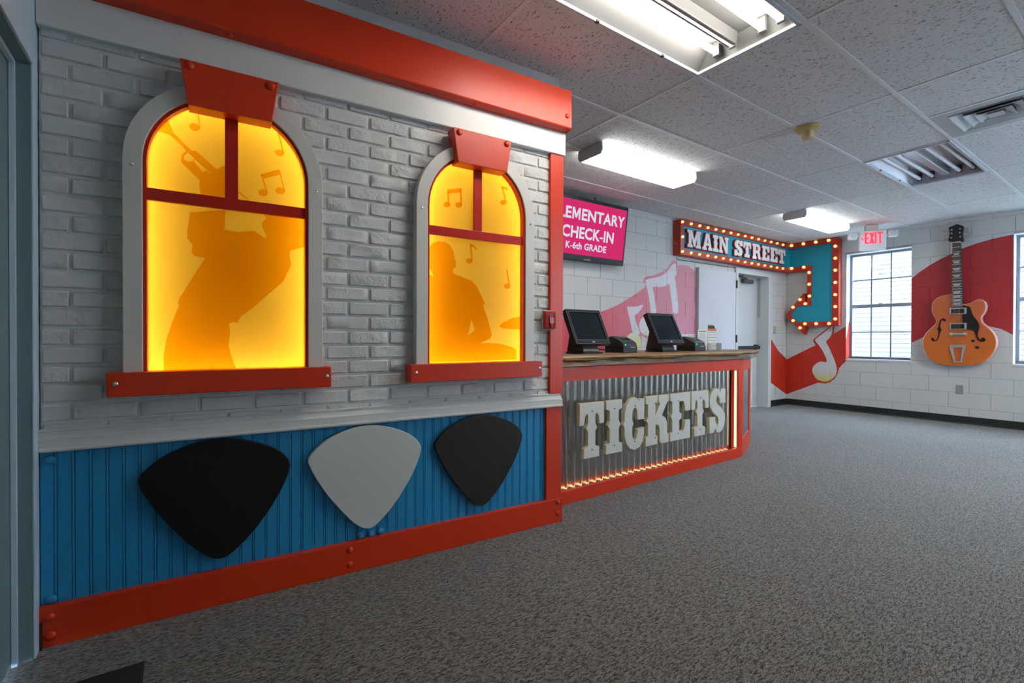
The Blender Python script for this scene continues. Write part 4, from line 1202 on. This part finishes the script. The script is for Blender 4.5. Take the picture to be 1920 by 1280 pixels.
# ---------------------------------------------------------------- touchscreens
def monitor(loc, label):
    t = thing('touchscreen_monitor', label, 'monitor', loc, 0.0, 'touchscreens on the counter')
    MB().prism([(-0.105, 0), (0.115, 0), (0.115, 0.012), (-0.105, 0.012)], 0.0, 0.20).build('base', BLKPL, t, bevel=0.006)
    st = MB().extrude_x([(0.205, 0.012), (0.205, 0.030), (0.165, 0.20), (0.13, 0.24), (0.085, 0.14), (0.045, 0.075), (0.02, 0.035), (0.015, 0.012)], -0.085, 0.085)
    st.build('stand', DKPL, t, bevel=0.006)
    h = thing('bezel_tmp', None, None)
    D.objects.remove(h)
    tl = R(26)
    W2, HH = 0.183, 0.300
    bz = MB().ring([(-W2, 0), (W2, 0), (W2, HH), (-W2, HH)], [(-W2 + 0.024, 0.034), (W2 - 0.024, 0.034), (W2 - 0.024, HH - 0.022), (-W2 + 0.024, HH - 0.022)], -0.018, 0.030)
    bz.box(-W2 + 0.02, W2 - 0.02, 0.0, 0.045, 0.02, HH - 0.02)
    b = bz.build('bezel', BLKPL, t, bevel=0.004)
    b.location = (0, 0.0, 0.068); b.rotation_euler.x = -tl
    MB().box(-W2 + 0.024, W2 - 0.024, -0.010, -0.006, 0.034, HH - 0.022).build('screen', SCRN, b)
    MB().box(-0.012, 0.012, -0.0195, -0.0175, 0.012, 0.021).build('badge', mat('badge_silver', (0.6, 0.62, 0.65), 0.3), b)
    rim = MB().ring([(-W2 + 0.020, 0.030), (W2 - 0.020, 0.030), (W2 - 0.020, HH - 0.018), (-W2 + 0.020, HH - 0.018)], [(-W2 + 0.025, 0.035), (W2 - 0.025, 0.035), (W2 - 0.025, HH - 0.023), (-W2 + 0.025, HH - 0.023)], -0.0185, -0.0160)
    rim.build('inner_rim', mat('rim_blue_grey', (0.10, 0.12, 0.15), 0.2), b)
    return t
monitor((2.148, 0.355, ZT), 'black touchscreen on the counter closest to the red post')
monitor((3.097, 0.355, ZT), 'black touchscreen on the counter between the two printers')

# ---------------------------------------------------------------- label printers
def printer(loc, label):
    t = thing('label_printer', label, 'printer', loc, R(3), 'label printers on the counter')
    pr = [(0.0, 0.004), (0.0, 0.072), (0.006, 0.082), (0.03, 0.098), (0.07, 0.118), (0.11, 0.132), (0.15, 0.134), (0.18, 0.118), (0.192, 0.09), (0.192, 0.004)]
    MB().extrude_x(pr, 0.0, 0.175).build('body', DKPL, t, bevel=0.008, smooth=40)
    MB().extrude_x([(-0.004, 0.0), (-0.004, 0.050), (0.002, 0.056), (0.194, 0.056), (0.194, 0.0)], -0.003, 0.178).build('lower_shell', BLKPL, t, bevel=0.006)
    MB().extrude_x([(0.040, 0.1055), (0.075, 0.1235), (0.11, 0.1350), (0.15, 0.1370), (0.165, 0.1300), (0.15, 0.130), (0.11, 0.128), (0.04, 0.098)], 0.035, 0.140).build('lid_window', SCRN, t)
    MB().box(0.04, 0.16, -0.002, 0.003, 0.074, 0.080).build('label_slot', GBLACK, t)
    MB().box(0.085, 0.150, -0.0055, -0.003, 0.0425, 0.0465).build('badge', mat('badge_silver', (0.6, 0.62, 0.65), 0.3), t)
    MB().lathe([(0.007, 0), (0.006, 0.003)], (0.025, -0.002, 0.066), '-y', 10).build('feed_button', GREEN, t)
    return t
printer((2.487, 0.352, ZT), 'dark label printer standing between the two touchscreens')
printer((3.452, 0.352, ZT), 'dark label printer standing next to the leaflet holder')
cb = MB().tube([(2.27, 0.48, ZT + 0.02), (2.34, 0.50, ZT + 0.03), (2.42, 0.49, ZT + 0.022), (2.50, 0.48, ZT + 0.025)], 0.006, 6).build('power_cable', BLKPL)
tag(cb, 'short black cable running from touchscreen to printer', 'cable')

# ---------------------------------------------------------------- leaflet holder and leaflets
ACR = glass('clear_acrylic')
lh = thing('leaflet_holder', 'clear acrylic leaflet holder at the end of the counter', 'leaflet holder', (3.655, 0.455, ZT))
MB().box(-0.005, 0.345, -0.05, 0.05, 0.0, 0.004).build('base_plate', ACR, lh)
MB().box(-0.005, 0.345, 0.034, 0.037, 0.004, 0.15).build('back_plate', ACR, lh)
MB().box(0.165, 0.345, -0.032, -0.029, 0.004, 0.065).build('front_lip', ACR, lh)
for x in (0.163, 0.343):
    MB().box(x, x + 0.008, -0.034, 0.034, 0.004, 0.075).build('edge_bar', mat('acrylic_edge', (0.75, 0.76, 0.80), 0.1), lh)
def leaflet(name, label, x0, x1, z1, y, bands):
    o = MB().box(x0, x1, y, y + 0.004, 0.0, z1)
    t = o.build(name, PAPER, loc=(3.655, 0.455, ZT + 0.005))
    tag(t, label, 'leaflet', 'leaflets in the holder')
    for (a, b, c, d, m) in bands:
        MB().box(a, b, y - 0.0008, y, c, d).build('printed_band', m, t)
    return t
GRN = mat('print_green', (0.18, 0.32, 0.05), 0.6); ORG = mat('print_orange', (0.70, 0.16, 0.06), 0.6); INK = mat('print_ink', (0.03, 0.03, 0.035), 0.6); GRY = mat('print_grey', (0.42, 0.42, 0.40), 0.6)
leaflet('leaflet', 'white leaflet with a green heading strip', 0.006, 0.158, 0.200, 0.010,
        [(0.018, 0.145, 0.178, 0.188, GRN)] + [(0.022, 0.140 - 0.01*(k % 3), 0.035 + 0.015*k, 0.040 + 0.015*k, GRY) for k in range(9)])
leaflet('leaflet', 'tall leaflet with an orange and black top', 0.176, 0.316, 0.255, 0.012,
        [(0.176, 0.316, 0.190, 0.212, ORG), (0.176, 0.290, 0.212, 0.240, INK), (0.176, 0.270, 0.240, 0.252, GRN)] + [(0.18, 0.312, 0.04 + 0.027*k, 0.043 + 0.027*k, INK) for k in range(6)])

# ================================================================== TELEVISION
tv = thing('television', 'wall television with a pink elementary check-in screen', 'television', (3.247, 1.552, 2.305), 0.0)
tv.rotation_euler.x = R(7)
MB().box(-0.585, 0.585, -0.018, 0.045, -0.345, 0.330).build('bezel', BLKPL, tv, bevel=0.006)
sc_ = MB().box(-0.560, 0.560, -0.0195, -0.017, -0.282, 0.290).build('screen', PINK, tv)
text_letters('ELEMENTARY', -0.540, 0.532, 0.088, 0.212, -0.0205, TXTW, sc_, 0.030)
text_letters('CHECK-IN', -0.395, 0.375, -0.110, 0.018, -0.0205, TXTW, sc_, 0.030)
text_letters('K-6th GRADE', -0.330, 0.275, -0.225, -0.150, -0.0205, TXTW, sc_, 0.028)
MB().box(-0.05, 0.05, -0.0195, -0.0175, -0.328, -0.322).build('badge', mat('badge_silver', (0.6, 0.62, 0.65), 0.3), tv)
MB().box(-0.12, 0.12, 0.045, 0.11, -0.16, 0.16).build('wall_bracket', DARKB, tv)
MB().tube([(0.08, 0.02, 0.33), (0.085, 0.03, 0.355), (0.10, 0.06, 0.37)], 0.006, 6).build('cable', BLKPL, tv)

# ================================================================== MARQUEE SIGN
ms = thing('marquee_sign', 'red and teal MAIN STREET marquee arrow sign wrapping the corner', 'sign', (0, 0, 0))
x0, x1, z0, z1 = 4.91, XF - 0.12, 2.208, 2.668
yf = YB - 0.12
MB().box(x0, XF - 0.01, yf + 0.03, YB - 0.004, z0, z1).build('box', SIGNR, ms)
MB().prism([(x0, z0), (x1 + 0.03, z0), (x1 + 0.03, z0 + 0.078), (x0 + 0.065, z0 + 0.078), (x0 + 0.065, z1 - 0.068), (x1 + 0.03, z1 - 0.068), (x1 + 0.03, z1), (x0, z1)], yf, yf + 0.031).build('bulb_border', SIGNR, ms, bevel=0.003)
MB().box(x0 + 0.06, x1 + 0.03, yf + 0.024, yf + 0.034, z0 + 0.07, z1 - 0.06).build('face', TEAL, ms)
for c, a, b in S_BOXES:
    a += 0.004; b += 0.002
    po, ho = letter(c, a, b, 2.325, 2.552)
    og = MB().prism(offset(po, 0.011), yf - 0.006, yf + 0.024).build('letter_outline', mat('letter_outline_red', (0.33, 0.014, 0.012), 0.5), ms)
    MB().prism(po, yf - 0.012, yf - 0.004, holes=ho).build('letter', SIGNW, og)
    if ho:
        MB().prism(ho[0], yf - 0.0085, yf - 0.006).build('letter_counter', mat('letter_outline_red', (0.33, 0.014, 0.012), 0.5), og)
bulb_me = MB().lathe([(0.020, -0.004), (0.0215, 0.004), (0.0235, 0.014), (0.022, 0.024), (0.016, 0.032), (0.006, 0.036)], axis='-y', n=14).mesh('bulb', BULB, 60)
small_bulb = MB().lathe([(0.015, -0.004), (0.016, 0.004), (0.017, 0.012), (0.016, 0.020), (0.011, 0.026), (0.004, 0.028)], axis='-y', n=12).mesh('bulb', BULB, 60)
k = 0
xx = 4.936
while xx < 7.75:
    for z in (z1 - 0.034, z0 + 0.040):
        share(small_bulb, 'bulb', ms, (xx, yf - 0.001, z))
    xx += 0.1885
share(small_bulb, 'bulb', ms, (4.940, yf - 0.001, 2.440))
# the arrow on the next wall (local x to the right along that wall)
AO = [(-1.685, 2.668), (-0.868, 2.668), (-0.866, 1.312), (-1.343, 1.312), (-1.362, 1.178), (-1.656, 1.505), (-1.374, 1.850), (-1.343, 1.838), (-1.343, 1.712), (-1.318, 1.712), (-1.318, 2.222), (-1.685, 2.212)]
AI = [(-1.66, 2.603), (-0.962, 2.603), (-0.960, 1.386), (-1.430, 1.386), (-1.456, 1.366), (-1.575, 1.512), (-1.462, 1.655), (-1.440, 1.642), (-1.257, 1.642), (-1.257, 2.296), (-1.66, 2.290)]
AP = dict(loc=(XF, 0, 0), rz=R(-90))
ar = MB().prism(AO, -0.12, -0.004, holes=[AI]).build('arrow_border', SIGNR, ms, bevel=0.003, **AP)
MB().prism(offset(AI, 0.012), -0.098, -0.012).build('arrow_face', TEAL, ms, **AP)
for d_, y_ in ((-0.030, -0.101), (-0.062, -0.104)):
    q = offset(AI, d_)
    MB().prism(q, y_, -0.097).build('arrow_step', TEAL, ms, bevel=0.002, **AP)
for (a, b) in ARROW_BULB:
    o = share(bulb_me, 'bulb', ms, (XF - 0.121, -a, b), (0, 0, R(-90)))
MB().tube([(4.98, YB - 0.006, 2.19), (5.02, YB - 0.006, 2.165), (6.2, YB - 0.006, 2.17), (7.1, YB - 0.006, 2.196)], 0.004, 6).build('wire', DARKB, ms)

# ================================================================== EXIT SIGN
ex = thing('exit_sign', 'white exit sign with red letters and two emergency lamps', 'exit sign', (7.41, 0.284, 0), R(-54))
MB().box(-0.155, 0.155, -0.022, 0.022, 2.335, 2.605).build('housing', WHITEP, ex, bevel=0.006)
MB().box(-0.09, 0.06, -0.03, 0.03, 2.604, H).build('canopy', mat('canopy_cream', (0.6, 0.5, 0.42), 0.5), ex, bevel=0.004)
# EXIT drawn as strokes
def seg(mb, a, b, t, y0, y1):
    d = (Vector(b) - Vector(a)).normalized(); n = Vector((-d.y, d.x))*t/2
    A, B = Vector(a), Vector(b)
    mb.prism([tuple(A - n), tuple(B - n), tuple(B + n), tuple(A + n)], y0, y1)
zl, zh, t_ = 2.425, 2.580, 0.020
LX = {'E': (-0.096, -0.052), 'X': (-0.040, 0.012), 'I': (0.030, 0.030), 'T': (0.050, 0.112)}
for c, (a, b) in LX.items():
    m_ = MB()
    if c == 'E':
        m_.box(a, a + t_, -0.0245, -0.021, zl, zh)
        for z in (zl, (zl + zh - t_)/2, zh - t_): m_.box(a + t_, b, -0.0245, -0.021, z, z + t_)
    elif c == 'X':
        seg(m_, (a + 0.008, zl), (b - 0.008, zh), t_, -0.0245, -0.021); seg(m_, (a + 0.008, zh), (b - 0.008, zl), t_, -0.0248, -0.021)
    elif c == 'I':
        m_.box(a - t_/2, a + t_/2, -0.0245, -0.021, zl, zh)
    else:
        m_.box(a, b, -0.0245, -0.021, zh - t_, zh); m_.box((a + b)/2 - t_/2, (a + b)/2 + t_/2, -0.0245, -0.021, zl, zh - t_)
    m_.build('letter', EXITR, ex)
ch = MB(); seg(ch, (-0.140, 2.497), (-0.112, 2.522), 0.013, -0.0245, -0.021); seg(ch, (-0.140, 2.501), (-0.112, 2.474), 0.013, -0.0244, -0.021)
ch.build('chevron', EXITR, ex)
for sx in (-1, 1):
    hd = MB().box(-0.052, 0.052, -0.04, 0.02, -0.042, 0.042)
    h_ = hd.build('lamp_head', WHITEP, ex, bevel=0.010)
    h_.location = (sx*0.235 - 0.006, -0.012, 2.535 if sx < 0 else 2.548)
    MB().lathe([(0.030, 0), (0.034, 0.003), (0.02, 0.006)], (0, -0.041, 0), '-y', 16).build('lens', mat('lamp_lens', (0.62, 0.64, 0.66), 0.2), h_)
    MB().tube([(sx*0.150, 0, 2.54), (sx*0.19, -0.006, 2.54)], 0.012, 8).build('lamp_arm', WHITEP, ex)

# ================================================================== GUITAR
gt = thing('wall_guitar', 'giant orange hollow body guitar hung on the far wall', 'guitar', (XF, 0, 0), R(-90))
MB().prism(smooth_loop(G_BODY, 3), -0.120, -0.020, 0, 1).build('body', [ORANGE, GSIDE], gt, bevel=0.014, smooth=40, seg=3)
MB().box(-0.0 + 0.35, 0.65, -0.03, -0.0, 1.05, 1.25).build('wall_mount', DARKB, gt)
MB().prism(smooth_loop(G_GUARD, 2), -0.134, -0.120).build('pickguard', GBLACK, gt, bevel=0.002)
MB().prism(smooth_loop(G_FHOLE, 2), -0.1225, -0.119).build('f_hole', GBLACK, gt)
nk = G_NECK
MB().prism([nk[0], nk[1], nk[2], nk[3]], -0.140, -0.085).build('neck', FRETB, gt, bevel=0.003)
def neck_x(z):
    t = (nk[0][1] - z)/(nk[0][1] - nk[3][1])
    return nk[0][0] + (nk[3][0] - nk[0][0])*t, nk[1][0] + (nk[2][0] - nk[1][0])*t
ztop, zbot = nk[0][1], nk[3][1]
MB().box(neck_x(ztop)[0], neck_x(ztop)[1], -0.144, -0.10, ztop - 0.006, ztop + 0.008).build('nut', PEARL, gt)
zf, k = ztop, 0
scale_len = (ztop - zbot)*1.36
while True:
    k += 1
    zf = ztop - scale_len*(1 - 2**(-k/12.0))
    if zf < zbot + 0.008 or k > 22: break
    a, b = neck_x(zf)
    MB().box(a, b, -0.1435, -0.139, zf - 0.0035, zf + 0.0035).build('fret', PEARL, gt)
for z in G_INLAY:
    a, b = neck_x(z); c = (a + b)/2; h_ = (b - a)
    MB().prism([(c - 0.28*h_, z - 0.014), (c + 0.28*h_, z - 0.014), (c + 0.38*h_, z + 0.014), (c - 0.38*h_, z + 0.014)], -0.1418, -0.139).build('inlay', PEARL, gt)
hd = MB().prism(G_HEAD, -0.105, -0.060).build('headstock', GBLACK, gt, bevel=0.004)
for (a, b) in G_PEGS:
    MB().lathe([(0.008, 0), (0.008, 0.018), (0.004, 0.02)], (a, -0.105, b), '-y', 10).build('string_post', SILVER, hd)
for i, (a, b) in enumerate(G_TUNER):
    cx = 0.37 if i < 3 else 0.60
    xh = (min(p[0] for p in G_HEAD) if i < 3 else max(p[0] for p in G_HEAD))
    sgn = -1 if i < 3 else 1
    tn = MB().tube([(xh - sgn*0.015, -0.080, b), (xh + sgn*0.025, -0.080, b)], 0.006, 8)
    tn.lathe([(0.004, -0.012), (0.017, -0.009), (0.019, 0.0), (0.017, 0.009), (0.004, 0.012)], (xh + sgn*0.036, -0.080, b), '-y', 12)
    tn.build('tuning_peg', mat('peg_cream', (0.42, 0.38, 0.36), 0.35), hd)
for q in G_PICKUPS:
    a, b, z0_, z1_ = min(p[0] for p in q), max(p[0] for p in q), min(p[1] for p in q), max(p[1] for p in q)
    pk = MB().box(a, b, -0.142, -0.119, z0_, z1_).build('pickup', SILVER, gt, bevel=0.006)
    MB().box(a + 0.018, b - 0.018, -0.1455, -0.141, z0_ + 0.012, z1_ - 0.012).build('pickup_coil', GBLACK, pk, bevel=0.004)
q = G_BRIDGE
a, b, z0_, z1_ = min(p[0] for p in q), max(p[0] for p in q), min(p[1] for p in q), max(p[1] for p in q)
br = MB().tube([(a + 0.012, -0.130, (z0_ + z1_)/2), (b - 0.012, -0.130, (z0_ + z1_)/2)], 0.012, 10)
br.lathe([(0.02, 0), (0.02, 0.018), (0.012, 0.022)], (a + 0.016, -0.119, (z0_ + z1_)/2), '-y', 14).lathe([(0.02, 0), (0.02, 0.018), (0.012, 0.022)], (b - 0.016, -0.119, (z0_ + z1_)/2), '-y', 14)
br.build('bridge', SILVER, gt, smooth=40)
q = G_TAIL
tp = MB().prism([q[5], q[0], q[1], q[2], q[3], q[4]], -0.140, -0.120, holes=[[(q[5][0] + 0.030, q[5][1] - 0.004), (q[2][0] - 0.030, q[2][1] - 0.004), (q[3][0] - 0.016, q[3][1] + 0.014), (q[4][0] + 0.016, q[4][1] + 0.014)]])
tp.build('tailpiece', SILVER, gt, bevel=0.003)
zb2 = q[0][1] - 0.01
for s in range(6):
    t = (s + 0.5)/6
    a, b = neck_x(ztop); c, d = neck_x(zbot)
    MB().tube([(a + 0.006 + (b - a - 0.012)*t, -0.147, ztop), (c + 0.012 + (d - c - 0.024)*t, -0.149, (z0_ + z1_)/2 + 0.003), (c + 0.012 + (d - c - 0.024)*t, -0.142, zb2)], 0.0012, 4).build('string', mat('string_bronze', (0.30, 0.22, 0.14), 0.4, 0.6), gt)
for (a, b) in G_KNOBS:
    MB().lathe([(0.018, 0), (0.018, 0.016), (0.013, 0.020)], (a, -0.119, b), '-y', 16).build('knob', GBLACK, gt, smooth=40)

# ================================================================== CEILING FIXTURES
def troffer(i, j, label, lit, tube=None):
    t = thing('recessed_light', label, 'ceiling light', (GX + (i + 0.5)*TX, GY - (j + 0.5)*TY, 0), 0.0, 'recessed four tube ceiling lights')
    a, b = TX/2 - 0.013, TY/2 - 0.013
    # pan: sloped white reflector
    pz = H + 0.105
    pan = MB()
    o_ = [(-a, -b, H), (a, -b, H), (a, b, H), (-a, b, H)]
    n_ = [(-a + 0.02, -b + 0.09, pz), (a - 0.02, -b + 0.09, pz), (a - 0.02, b - 0.09, pz), (-a + 0.02, b - 0.09, pz)]
    pan.add(o_ + n_, [(0, 1, 5, 4), (1, 2, 6, 5), (2, 3, 7, 6), (3, 0, 4, 7), (4, 5, 6, 7)])
    pan.build('reflector_pan', PAN if lit and not tube else ALU if not lit else WHITEP, t)
    fr_ = MB()
    for (p, q, r_, s) in ((-a, a, -b, -b + 0.018), (-a, a, b - 0.018, b), (-a, -a + 0.018, -b, b), (a - 0.018, a, -b, b)):
        fr_.box(p, q, r_, s, H - 0.012, H + 0.004)
    fr_.build('trim_frame', mat('trim_frame_white', (0.62, 0.70, 0.76), 0.35), t, bevel=0.003)
    ys = (-0.205, -0.115, 0.055, 0.145) if lit else (-0.20, -0.10, 0.10, 0.20)
    ys = [-y for y in (0.215, 0.122, -0.045, -0.138)] if lit else ys
    for y in ys:
        MB().tube([(-a + 0.055, y, H + 0.045), (a - 0.055, y, H + 0.045)], 0.0165, 12).build('tube', (tube or TUBE) if lit else OFFTUBE, t, smooth=40)
        for x in (-a + 0.045, a - 0.045):
            MB().box(x - 0.010, x + 0.010, y - 0.018, y + 0.018, H + 0.025, H + 0.10).build('lamp_holder', PAN, t)
    MB().prism([(-a + 0.03, pz), (a - 0.03, pz), (a - 0.05, H + 0.03), (-a + 0.05, H + 0.03)], 0.018 if lit else -0.03, 0.068 if lit else 0.03).build('ballast_cover', PAN if lit else ALU, t, bevel=0.006)
    for x in (-0.25, 0.25):
        MB().box(x - 0.010, x + 0.010, b - 0.024, b - 0.006, H - 0.014, H - 0.004).build('clip', DARKB, t)
    return t
troffer(-1, 0, 'lit four tube ceiling light above the brick front', True)
troffer(2, 0, 'unlit ceiling light beside the air diffuser', False)
troffer(2, 4, 'added ceiling light out of view that fills the room', True, FILL_TUBE)  # unseen fixture added to light the room from the right

def wrap_light(x, y, label):
    t = thing('wraparound_light', label, 'ceiling light', (x, y, 0), 0.0, 'surface mounted ceiling lights')
    L = 0.625
    MB().box(-L, L, -0.115, 0.115, H - 0.035, H).build('housing', WHITEP, t)
    MB().extrude_x([(-0.135, H - 0.030), (-0.140, H - 0.062), (-0.118, H - 0.092), (0.118, H - 0.092), (0.140, H - 0.062), (0.135, H - 0.030)], -L + 0.002, L - 0.002).build('diffuser', WRAPL, t)
    for s in (-1, 1):
        m_ = MB().extrude_x([(-0.137, H), (-0.142, H - 0.062), (-0.120, H - 0.095), (0.120, H - 0.095), (0.142, H - 0.062), (0.137, H)], s*L - 0.008, s*L + 0.008)
        m_.build('end_cap', mat('end_cap_white', (0.62, 0.62, 0.58), 0.4), t, bevel=0.004)
    return t
wrap_light(2.93, 0.555, 'long ceiling light above the ticket counter')
wrap_light(6.42, 0.565, 'long ceiling light close to the marquee sign')

# air diffuser
vx0, vx1, vy0, vy1 = GX + 1.5*TX + 0.012, GX + 2*TX - 0.012, GY - 2*TY + 0.0125, GY - TY - 0.0125
vt = thing('air_diffuser', 'square stepped ceiling air diffuser', 'air vent', ((vx0 + vx1)/2, (vy0 + vy1)/2, H))
a, b = (vx1 - vx0)/2, (vy1 - vy0)/2
VM = mat('vent_grey', (0.48, 0.53, 0.55), 0.4)
MB().box(-a, a, -b, b, 0.0205, 0.0225).build('back_pan', mat('vent_shadow_grey', (0.10, 0.12, 0.13), 0.6), vt)
def sq(mb, s0, s1, za, zb):
    o_ = [(-s0, -s0, za), (s0, -s0, za), (s0, s0, za), (-s0, s0, za)]
    i_ = [(-s1, -s1, zb), (s1, -s1, zb), (s1, s1, zb), (-s1, s1, zb)]
    mb.add(o_ + i_, [(0, 1, 5, 4), (1, 2, 6, 5), (2, 3, 7, 6), (3, 0, 4, 7)])
    mb.add([(p[0], p[1], p[2] + 0.003) for p in o_ + i_], [(0, 1, 5, 4), (1, 2, 6, 5), (2, 3, 7, 6), (3, 0, 4, 7)])
pl = MB().ring([(-a, -b), (a, -b), (a, b), (-a, b)], [(-0.215, -0.215), (0.215, -0.215), (0.215, 0.215), (-0.215, 0.215)], 0.0, 0.006)
pl.v = [(x, z, y) for (x, y, z) in pl.v]
pl.build('face_plate', VM, vt)
for s0, s1 in ((0.205, 0.150), (0.140, 0.090), (0.084, 0.045)):
    m_ = MB(); sq(m_, s0, s1, -0.004, 0.0175); sq(m_, s0 + 0.009, s0, -0.005, -0.004); m_.build('louvre', VM, vt)
MB().box(-0.040, 0.040, -0.040, 0.040, -0.004, 0.0).build('centre_plate', VM, vt)

# smoke detector
sdk = thing('smoke_detector', 'yellowed round smoke detector on the ceiling', 'smoke detector', (3.385, -0.635, H))
MB().lathe([(0.085, 0.0), (0.085, -0.012), (0.070, -0.026), (0.045, -0.034)], axis='z', n=28).build('base', BEIGE, sdk, smooth=40)
MB().lathe([(0.042, -0.030), (0.044, -0.050), (0.040, -0.078), (0.030, -0.086), (0.010, -0.087)], axis='z', n=24).build('chamber', mat('aged_ivory', (0.60, 0.48, 0.26), 0.5), sdk, smooth=40)

# outlet and switch
ou = thing('power_outlet', 'double power outlet low on the wall under the guitar', 'outlet', (XF, 0, 0), R(-90))
MB().box(0.508 - 0.036, 0.508 + 0.036, -0.008, -0.0005, 0.446 - 0.058, 0.446 + 0.058).build('cover_plate', mat('plate_metal', (0.34, 0.32, 0.28), 0.35, 0.4), ou, bevel=0.003)
for z in (0.425, 0.467):
    s_ = MB().lathe([(0.017, 0), (0.017, 0.003)], (0.508, -0.0075, z), '-y', 14).build('socket', IVORY, ou)
    MB().box(0.500, 0.503, -0.0112, -0.010, z - 0.004, z + 0.007).box(0.513, 0.516, -0.0112, -0.010, z - 0.004, z + 0.007).build('slots', DARKB, s_)
sw = thing('light_switch', 'light switch on the wall beside the door frame', 'switch', (7.585, YB, 0), 0.0)
MB().box(-0.040, 0.040, -0.008, -0.0005, 1.185, 1.315).build('cover_plate', IVORY, sw, bevel=0.003)
MB().box(-0.006, 0.006, -0.018, -0.007, 1.238, 1.262).build('toggle', PAPER, sw)

# door mat
dm = MB().box(XL + 0.01, -0.573, -1.10, -0.278, 0.0, 0.008).build('door_mat', MATM, bevel=0.002)
tag(dm, 'dark mat on the carpet in front of the doorway', 'mat')
